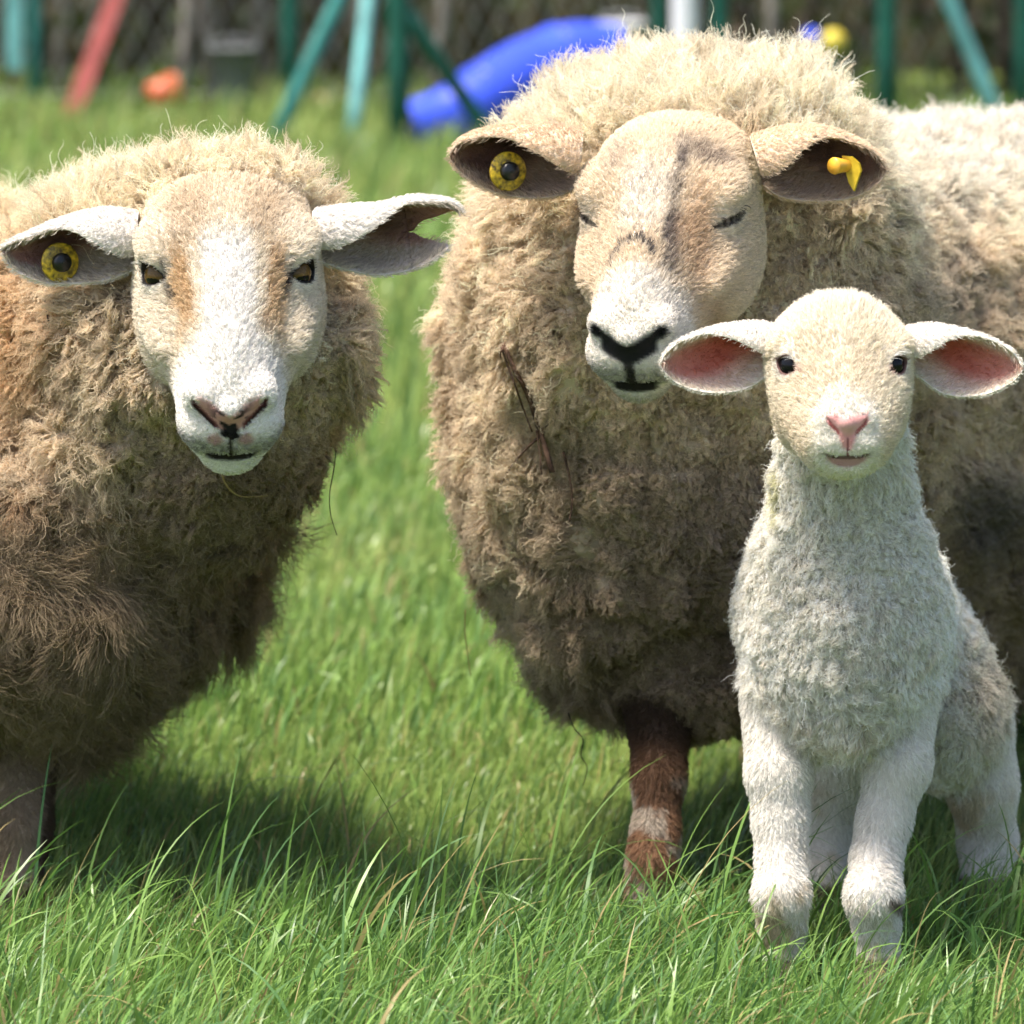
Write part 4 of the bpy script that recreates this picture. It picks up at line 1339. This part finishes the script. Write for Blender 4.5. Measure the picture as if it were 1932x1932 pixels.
M_TEAL = paint_mat('teal_paint', (0.035, 0.19, 0.17))
M_TEAL_D = paint_mat('dark_green_paint', (0.008, 0.085, 0.060))
M_TEAL_L = paint_mat('pale_teal_paint', (0.16, 0.42, 0.42))
M_BLUE = paint_mat('blue_plastic', (0.050, 0.100, 0.74), 0.35, 0.15)
M_WHITE = paint_mat('white_plastic', (0.78, 0.79, 0.82), 0.4, 0.06)
M_RED = paint_mat('faded_red_paint', (0.36, 0.085, 0.075), 0.6)
M_ORANGE = paint_mat('orange_plastic', (0.55, 0.12, 0.05), 0.4)
M_YELLOW = paint_mat('yellow_plastic', (0.62, 0.50, 0.05), 0.4, 0.15)
M_GREY = paint_mat('grey_plastic', (0.20, 0.21, 0.22), 0.6)
M_BROWN = paint_mat('tan_ball', (0.30, 0.22, 0.08), 0.6)
M_WIRE = noise_mat('galvanised_wire', (0.16, 0.17, 0.16), (0.28, 0.29, 0.28), 20, 0.5, 0.5, 0.5)
M_STAKE = noise_mat('weathered_wood', (0.10, 0.09, 0.08), (0.34, 0.31, 0.28), 12, 0.85, 0.1, 0, 0.3)
M_BARK = noise_mat('bark', (0.035, 0.028, 0.022), (0.14, 0.115, 0.095), 14, 0.9, 0.1, 0, 0.6)

def empty_thing(name, loc, **props):
    o = bpy.data.objects.new(name, None)
    COL.objects.link(o)
    o.location = loc
    for k, v in props.items():
        o[k] = v
    return o

def post(px, y, r, h, mat, label, lean=0.0, group='fence posts', name='fence_post'):
    """square-topped steel post with a cap and a foot plate"""
    x = at(px, 200, y)[0]
    t = empty_thing(name, (x, y, 0), label=label, category='post', group=group)
    z = np.linspace(-0.05, h, 8)
    P = np.stack([lean * z, 0 * z, z], -1)
    link('shaft', pieces_mesh('shaft', [tube(P, r, 14)], mat), t)
    capv = np.array([[0, 0, h], [0, 0, h + 0.012], [0, 0, h + 0.02]]) + V3(lean * h, 0, 0)
    link('post_cap', pieces_mesh('post_cap', [tube(capv, [r * 1.18, r * 1.18, r * 0.6], 14)], mat), t)
    return t, x

def strut(t, a, b, r, mat, name='brace'):
    """a bar given in the parent's frame"""
    P = np.linspace(a, b, 6)
    o = link(name, pieces_mesh(name, [tube(P, r, 12)], mat), t)
    o.matrix_parent_inverse.identity()
    return o

def background():
    Hp = 1.5
    t1, x1 = post(66, 11.0, 0.020, Hp, M_TEAL, 'teal post with a pale panel, leftmost of the far posts')
    w = 0.045
    v = np.array([[-0.075 + dx * w, -0.03 + dy * 0.012, 0.10 + dz * 0.9] for dx in (0, 1) for dy in (0, 1) for dz in (0, 1)])
    link('panel', pieces_mesh('panel', [(v, [(0, 1, 3, 2), (4, 6, 7, 5), (0, 4, 5, 1), (2, 3, 7, 6), (0, 2, 6, 4), (1, 5, 7, 3)])], M_TEAL_L, False), t1)
    post(548, 10.8, 0.024, Hp, M_TEAL_D, 'dim green post standing before the hedge left of the slanting legs')
    t2, x2 = post(752, 9.5, 0.027, Hp, M_TEAL_D, 'dark green post with a slanting brace left of the blue tube')
    e = at(945, 262, 9.6)
    strut(t2, (0, 0, 0.36), (e[0] - x2, 0.1, -0.02), 0.021, M_TEAL_D)
    # slanting legs of a swing frame
    top = at(712, -160, 10.0)
    t3 = empty_thing('swing_frame', (top[0], 10.0, 0), label='teal swing frame with two slanting legs left of the blue tube', category='frame')
    for px, py, y, r, m in ((512, 255, 9.9, 0.020, M_TEAL), (662, 262, 9.75, 0.018, M_TEAL_L)):
        b = at(px, py, y)
        strut(t3, (0, 0, top[2] + 0.7 * (top[2] - 0) * 0), (b[0] - top[0], y - 10.0, -0.03), r, m, 'leg')
    strut(t3, (-0.015, 0, top[2] - 0.01), (0.9, 0.9, top[2] + 0.02), 0.02, M_TEAL, 'top_bar')
    post(1243, 10.6, 0.020, Hp, M_TEAL_D, 'dark green post just left of the white post above the tan ewe')
    post(1357, 10.3, 0.024, Hp, M_TEAL_D, 'green post just right of the white post above the tan ewe')
    post(1672, 10.0, 0.027, Hp, M_TEAL_D, 'thick dark green post above the back of the tan ewe')
    t5, x5 = post(1928, 10.1, 0.022, Hp, M_TEAL_D, 'green post at the right edge with a pale slanting brace')
    a, b = at(1775, -40, 10.1), at(1868, 175, 10.1)
    d = (b - a) / (a[2] - b[2])
    strut(t5, (a[0] - x5 - d[0] * 0.1, 0, a[2] + 0.1), (b[0] - x5 + d[0] * b[2], 0, -0.02), 0.020, M_TEAL_L)
    wp = post(1292, 10.3, 0.036, 0.9, M_WHITE, 'white plastic post behind the tan ewe', group='white post', name='white_post')
    for px, yy, h, ln, lb in ((112, 11.3, 0.9, 0.05, 'grey wooden stake between the teal post and the red beam'), (186, 11.4, 1.1, -0.04, 'grey wooden stake just right of the red beam'),
                              (343, 10.9, 0.8, 0.06, 'pale wooden stake right of the orange bucket'), (398, 11.2, 1.0, -0.03, 'thin stake left of the grey bucket'),
                              (486, 11.3, 1.0, 0.03, 'thin stake right of the grey bucket'), (690, 10.9, 0.9, -0.05, 'pale stake seen between the swing frame legs and the dark post'),
                              (822, 11.0, 0.9, 0.08, 'grey stake standing behind the left end of the blue tube'), (1452, 10.6, 1.0, 0.02, 'grey wooden stake above the crown of the tan ewe')):
        post(px, yy, 0.016, h, M_STAKE, lb, ln, group='wooden stakes', name='wooden_stake')
    # chain link netting
    wires = []
    y = 11.15
    for k in range(-70, 71):
        x0 = k * 0.07
        for sgn in (-1, 1):
            P = np.array([[x0, y + 0.002 * sgn, 0.02], [x0 + sgn * 0.65, y + 0.002 * sgn, 1.32]])
            wires.append(tube(P, 0.0030, 4, False))
    f = empty_thing('chain_link_fence', (0, 0, 0), label='thin chain link fence before the dark hedge', category='fence')
    link('wire_mesh', pieces_mesh('wire_mesh', wires, M_WIRE), f, kind='stuff')
    for z in (0.02, 1.32):
        link('rail_wire', pieces_mesh('rail_wire', [tube(np.array([[-5, y, z], [5, y, z]]), 0.004, 6)], M_WIRE), f)
    # blue tube of a slide
    path = [at(765, 236, 9.9), at(830, 224, 9.95), at(900, 190, 10.0), at(970, 150, 10.1), at(1040, 122, 10.2), at(1090, 112, 10.25), at(1150, 116, 10.3)]
    P = resample(path, 30)
    R = np.interp(np.linspace(0, 1, 30), [0, 0.12, 0.3, 0.5, 1], [0.055, 0.068, 0.080, 0.092, 0.100])
    t = empty_thing('tube_slide', (P[0][0], P[0][1], 0), label='bright blue plastic tube slide behind the ears of the ewes', category='slide')
    Pl = P - V3(P[0][0], P[0][1], 0)
    link('tube', pieces_mesh('tube', [tube(Pl, R, 26, False), tube(Pl, R - 0.006, 26, False)], M_BLUE), t)
    for i in (0, 10, 20):
        link('rim', pieces_mesh('rim', [tube(Pl[i:i + 2], R[i] + 0.006, 26)], M_BLUE), t) if i else None
    # leaning red board, buckets, balls
    a, b = at(238, -60, 10.9), at(138, 196, 10.7)
    t = empty_thing('red_beam', (b[0], b[1], 0), label='faded red wooden beam leaning at the far left fence', category='beam')
    A, B = a - V3(b[0], b[1], 0), b - V3(b[0], b[1], 0)
    B = A + (B - A) * (A[2] / (A[2] - B[2])) + V3(0, 0, -0.02)
    A = A + (A - B) * 1.5
    link('board', pieces_mesh('board', [tube(np.linspace(A, B, 5), 0.032, 4)], M_RED, False), t)
    def lathe(prof, n=28):
        V, q = [], []
        for r, z in prof:
            for k in range(n):
                V.append((r * math.cos(6.2832 * k / n), r * math.sin(6.2832 * k / n), z))
        for i in range(len(prof) - 1):
            for k in range(n):
                q.append((i * n + k, i * n + (k + 1) % n, (i + 1) * n + (k + 1) % n, (i + 1) * n + k))
        return V, q
    def bucket(px, y, r, h, mat, label, tip=None):
        x = at(px, 200, y)[0]
        t = empty_thing('bucket', (x, y, 0), label=label, category='bucket')
        b_ = link('shell', pieces_mesh('shell', [lathe([(0.001, 0.004), (r * 0.78, 0.0), (r * 0.80, 0.01), (r, h), (r * 1.06, h), (r * 1.06, h + 0.008), (r * 0.96, h + 0.008), (r * 0.76, 0.02), (0.001, 0.02)])], mat), t)
        hp = [(r * 1.05 * math.cos(u), 0, h + r * 0.5 * math.sin(u)) for u in np.linspace(0, math.pi, 14)]
        link('handle', pieces_mesh('handle', [tube(hp, 0.004, 6)], M_GREY), t)
        if tip:
            t.rotation_euler = tip
            t.location.z = r * 0.9
    bucket(283, 10.8, 0.045, 0.07, M_ORANGE, 'small orange bucket tipped over in the far grass', (0, math.radians(78), 0.4))
    bucket(440, 10.9, 0.065, 0.16, M_GREY, 'grey bucket standing before the dark hedge')
    bucket(1172, 10.5, 0.062, 0.25, M_WHITE, 'white bucket behind the curly wool of the tan ewe')
    def ball(px, py, y, r, mat, label, stand=None):
        c = at(px, py, y)
        t = empty_thing('ball', (c[0], c[1], 0), label=label, category='ball')
        V, q = lathe([(max(0.0005, r * math.sin(u)), -r * math.cos(u)) for u in np.linspace(0, math.pi, 16)])
        z = max(r, c[2]) if stand else r
        V = [(p[0], p[1], p[2] + z) for p in V]
        link('shell', pieces_mesh('shell', [(V, q)], mat), t)
        seam = [(r * 1.004 * math.cos(u), r * 1.004 * math.sin(u), z) for u in np.linspace(0, 6.2832, 30)]
        link('seam', pieces_mesh('seam', [tube(seam, 0.0012, 5, False)], M_GREY), t)
        if stand:
            link('stand', pieces_mesh('stand', [tube(np.array([[0, 0, -0.02], [0, 0, z - r * 0.9]]), r * 0.5, 12)], M_TEAL_D), t)
    ball(606, 186, 10.9, 0.021, M_BROWN, 'small tan ball in the grass between the slanting legs')
    ball(1572, 80, 10.2, 0.034, M_YELLOW, 'yellow ball on a short stand left of the thick green post', True)
    ball(1532, 72, 10.3, 0.026, M_BLUE, 'small blue ball on a short stand beside the yellow ball', True)
    # hedge
    r = np.random.default_rng(5)
    n = 26000
    P = np.stack([r.random(n) * 15 - 7.5, 11.35 + r.random(n) ** 1.4 * 1.2, 0.05 + r.random(n) ** 1.15 * 2.1], -1)
    P[:, 1] += 0.30 * fbm(P, 0.9, 3, 2) + 0.15 * noise(P, 4, 9) - 0.75 * sstep(0.1, 0.7, P[:, 0])
    ok = r.random(n) < np.clip(0.55 + 0.5 * P[:, 2] + 0.8 * fbm(P, 2.0, 8, 2), 0, 1)
    P = P[ok]
    n = len(P)
    d1, d2 = nrm(r.normal(size=(n, 3))), nrm(r.normal(size=(n, 3)))
    d2 = nrm(d2 - d1 * (d1 * d2).sum(-1, keepdims=True))
    sz = (0.025 + 0.03 * r.random(n))[:, None]
    V = np.stack([P - d1 * sz, P + d2 * sz * 0.45, P + d1 * sz, P - d2 * sz * 0.45], 1).reshape(-1, 3)
    q = np.arange(4 * n).reshape(-1, 4)
    g = np.clip(0.5 + 0.8 * fbm(P, 1.6, 14, 2) + 0.2 * r.normal(size=n), 0, 1)
    c = lerp(np.broadcast_to(IN([0.022, 0.032, 0.014]), (n, 3)), np.broadcast_to(IN([0.070, 0.095, 0.026]), (n, 3)), g)
    br = r.random(n) < 0.15
    c[br] = IN([0.09, 0.07, 0.05]) * (0.5 + r.random((br.sum(), 1)))
    hd = empty_thing('hedge', (0, 0, 0), label='dark overgrown hedge along the far side of the meadow', category='hedge')
    link('foliage', np_mesh('foliage', V, q, np.repeat(c, 4, 0), fibre_mat('hedge_leaf', 0.2, 0.2, 0.5), False), hd, kind='stuff')
    stems = []
    for k in range(150):
        x = -7.3 + 14.6 * (k + 0.7 * r.random()) / 150
        y = 11.5 + 0.9 * r.random() - 0.7 * float(sstep(0.1, 0.7, np.array(x)))
        h = 1.0 + r.random()
        lx = 0.3 * r.normal()
        pts = resample([(x, y, -0.05), (x + lx * 0.3 + 0.04 * r.normal(), y, h * 0.35), (x + lx * 0.6, y + 0.1 * r.normal(), h * 0.7), (x + lx, y + 0.1, h)], 7)
        stems.append(tube(pts, np.linspace(0.022, 0.006, 7) * (0.6 + 0.9 * r.random()), 6))
    link('stems', pieces_mesh('stems', stems, M_BARK), hd, kind='stuff')
    # backing sheet added behind the hedge to keep daylight out of its foot
    xs = np.linspace(-30, 30, 60)
    zs = np.array([-0.1, 0.4, 0.9, 1.3, 1.5])
    ysb = np.array([12.7, 12.9, 13.2, 13.7, 15.2])
    V, q = [], []
    for i, x in enumerate(xs):
        for zz, yy in zip(zs, ysb):
            V.append((x, yy + 0.15 * math.sin(x * 3.1 + zz), zz + 0.06 * math.sin(x * 2.3)))
    for i in range(len(xs) - 1):
        for j in range(4):
            q.append((i * 5 + j, (i + 1) * 5 + j, (i + 1) * 5 + j + 1, i * 5 + j + 1))
    link('hedge_backing', pieces_mesh('hedge_backing', [(V, q)], noise_mat('hedge_backing_dark', (0.02, 0.018, 0.012), (0.06, 0.055, 0.03), 3, 0.95, 0.05)), None, kind='structure', label='dark backing sheet added behind the hedge to block daylight')

background()

# ------------------------------------------------------------------ the animals
ewe_a, head_a = ewe_left()
ewe_b, head_b = ewe_right()
lamb, head_l = lamb_front()

# ------------------------------------------------------------------ ear tags
M_TAG = noise_mat('dirty_yellow_plastic', (0.10, 0.065, 0.012), (0.74, 0.50, 0.03), 260, 0.35, 0.5)
M_TAGC = noise_mat('yellow_tag_plastic', (0.55, 0.36, 0.02), (0.80, 0.56, 0.04), 120, 0.3, 0.5)
M_TAGO = noise_mat('orange_stud_plastic', (0.70, 0.34, 0.03), (0.85, 0.46, 0.05), 120, 0.35, 0.5)
M_BLACK = noise_mat('black_stud', (0.004, 0.004, 0.005), (0.012, 0.012, 0.013), 60, 0.3, 0.5)

def disc_tag(root, px, py, y, turn, label):
    c = at(px, py, y)
    ax = nrm(V3(math.sin(turn), -math.cos(turn), 0.05)[None])[0]
    u = nrm(np.cross(ax, V3(0, 0, 1))[None])[0]
    w = np.cross(ax, u)
    def ring(prof, n=36):
        V, q = [], []
        for r, z in prof:
            for k in range(n):
                a = 6.28318 * k / n
                V.append(c + r * (math.cos(a) * u + math.sin(a) * w) + z * ax)
        m = len(prof)
        for i in range(m):
            for k in range(n):
                if i < m - 1:
                    q.append((i * n + k, i * n + (k + 1) % n, (i + 1) * n + (k + 1) % n, (i + 1) * n + k))
        return V, q
    t = link('ear_tag', pieces_mesh('ear_tag', [ring([(0.0070, -0.002), (0.0165, -0.002), (0.0176, -0.001), (0.0176, 0.0012), (0.0165, 0.0022), (0.0105, 0.0014), (0.0086, 0.0024), (0.0070, 0.0016), (0.0070, -0.002)])], M_TAG), root, label=label)
    link('stud', pieces_mesh('stud', [ring([(0.0082, -0.004), (0.0086, 0.003), (0.0084, 0.0075), (0.0065, 0.0092), (0.0005, 0.0094)])], M_BLACK), t)
    # pin through the leaf of the ear
    link('pin', pieces_mesh('pin', [tube(np.array([c - ax * 0.03, c]), 0.003, 8)], M_BLACK), t)
    return t

disc_tag(ewe_a, 113, 495, -0.166, math.radians(26), 'round dirty yellow ear tag with black stud')
disc_tag(ewe_b, 958, 323, -0.130, math.radians(24), 'round dirty yellow ear tag with black stud')

def flag_tag(root):
    y = -0.143
    pl = [(1588, 294), (1606, 295), (1620, 308), (1624, 322), (1616, 344), (1611, 361), (1601, 345), (1596, 325), (1592, 306)]
    n = len(pl)
    F_ = [at(px, py, y - 0.00016 * (px - 1588)) for px, py in pl]
    B_ = [p + V3(0.0015, 0.0026, 0) for p in F_]
    q = [tuple(range(n)), tuple(range(2 * n - 1, n - 1, -1))] + [(i, i + n, (i + 1) % n + n, (i + 1) % n) for i in range(n)]
    t = link('ear_tag', pieces_mesh('ear_tag', [(np.array(F_ + B_), q)], M_TAGC, False), root, label='bent yellow flag ear tag with orange stud')
    a, b = at(1606, 312, y + 0.006), at(1572, 313, y - 0.012)
    P = np.array([a, a + (b - a) * 0.5, a + (b - a) * 0.93, b])
    link('stud', pieces_mesh('stud', [tube(P, [0.0058, 0.0062, 0.0078, 0.0072], 18)], M_TAGO), t)
    c = at(1606, 312, y)
    link('pin', pieces_mesh('pin', [tube(np.array([c, c + V3(0.004, 0.035, 0.0)]), 0.003, 8)], M_TAGC), t)

flag_tag(ewe_b)

# ------------------------------------------------------------------ twigs and straws caught in the wool
bpy.context.view_layer.update()
M_TWIG = noise_mat('brown_twig', (0.045, 0.025, 0.018), (0.17, 0.10, 0.07), 90, 0.8, 0.2, 0, 0.4)
M_DARK = noise_mat('dark_straw', (0.020, 0.014, 0.010), (0.05, 0.035, 0.025), 90, 0.7, 0.2)
M_STRAW = noise_mat('dry_straw', (0.26, 0.17, 0.07), (0.42, 0.31, 0.14), 90, 0.7, 0.2)

def on(o, px, py, off, ydef):
    d = at(px, py, 0) - CAM
    d /= np.linalg.norm(d)
    ok, loc, nn, _ = o.ray_cast(Vector(CAM), Vector(d))
    return (np.array(loc) - d * off) if ok else at(px, py, ydef)

def strand(pts, r0, r1, mat, name, n=14):
    P = resample(pts, n)
    return pieces_mesh(name, [tube(P, np.linspace(r0, r1, n), 7)], mat)

tw = None
main = [on(ewe_b, px, py, 0.029, -0.05) for px, py in ((950, 648), (972, 700), (996, 745), (1014, 800), (1030, 850), (1042, 892))]
tw = link('twig', strand(main, 0.0021, 0.0028, M_TWIG, 'twig'), None, label='dry forked brown twig caught in the chest wool of the tan ewe', category='twig')
for pts, r in ((((946, 655), (958, 690), (970, 722), (985, 765), (1004, 815)), 0.0012), (((1028, 815), (990, 850), (962, 885), (945, 914)), 0.0014), (((1012, 812), (1018, 850), (1022, 895)), 0.0009),
               (((952, 650), (944, 668), (950, 684)), 0.0009), (((985, 722), (975, 712)), 0.0008), (((1000, 762), (992, 748)), 0.0008), (((1020, 815), (1045, 790)), 0.0010), (((968, 690), (960, 676)), 0.0008)):
    link('side_twig', strand([on(ewe_b, a, b_, 0.030, -0.05) for a, b_ in pts], r, r * 0.7, M_TWIG, 'side_twig'), tw)
s2 = link('twig', strand([on(ewe_b, a, b_, 0.029, -0.05) for a, b_ in ((1063, 852), (1074, 900), (1080, 940), (1074, 985))], 0.0012, 0.0007, M_TWIG, 'thin_twig'), None,
          label='thin straight twig hanging right of the forked twig', category='twig')
a = on(ewe_a, 628, 850, 0.02, -0.04)
link('straw', strand([at(634, 850, a[1]), at(630, 885, a[1]), at(622, 930, a[1]), at(624, 972, a[1]), at(636, 1010, a[1])], 0.0006, 0.0004, M_DARK, 'straw'), None,
     label='long dark stalk hanging off the neck wool of the shaggy ewe', category='straw')
link('straw', strand([on(ewe_a, px, py, 0.03, -0.1) for px, py in ((80, 540), (86, 572), (91, 606))], 0.0012, 0.0009, M_DARK, 'straw'), None,
     label='short dark stick in the wool below the tagged ear of the shaggy ewe', category='straw')
link('straw', strand([on(ewe_a, px, py, 0.034, -0.1) for px, py in ((418, 895), (432, 922), (458, 937), (505, 935))], 0.0008, 0.0005, M_STRAW, 'straw'), None,
     label='curved pale straw in the wool under the chin of the shaggy ewe', category='straw')
a = on(ewe_b, 905, 1150, 0.02, 0.1)
link('straw', strand([at(878, 1150, a[1]), at(877, 1190, a[1]), at(882, 1235, a[1]), at(888, 1275, a[1])], 0.0006, 0.0004, M_STRAW, 'straw'), None,
     label='thin dry stalk hanging at the left flank of the tan ewe', category='straw')
a = on(ewe_b, 1100, 1290, 0.02, 0.1)
link('wool_thread', strand([at(1072, 1345, a[1]), at(1084, 1375, a[1]), at(1100, 1395, a[1]), at(1096, 1425, a[1]), at(1108, 1448, a[1]), at(1100, 1482, a[1])], 0.0007, 0.0004, M_DARK, 'wool_thread', 24), None,
     label='dark crinkled wool thread hanging below the belly of the tan ewe', category='thread')
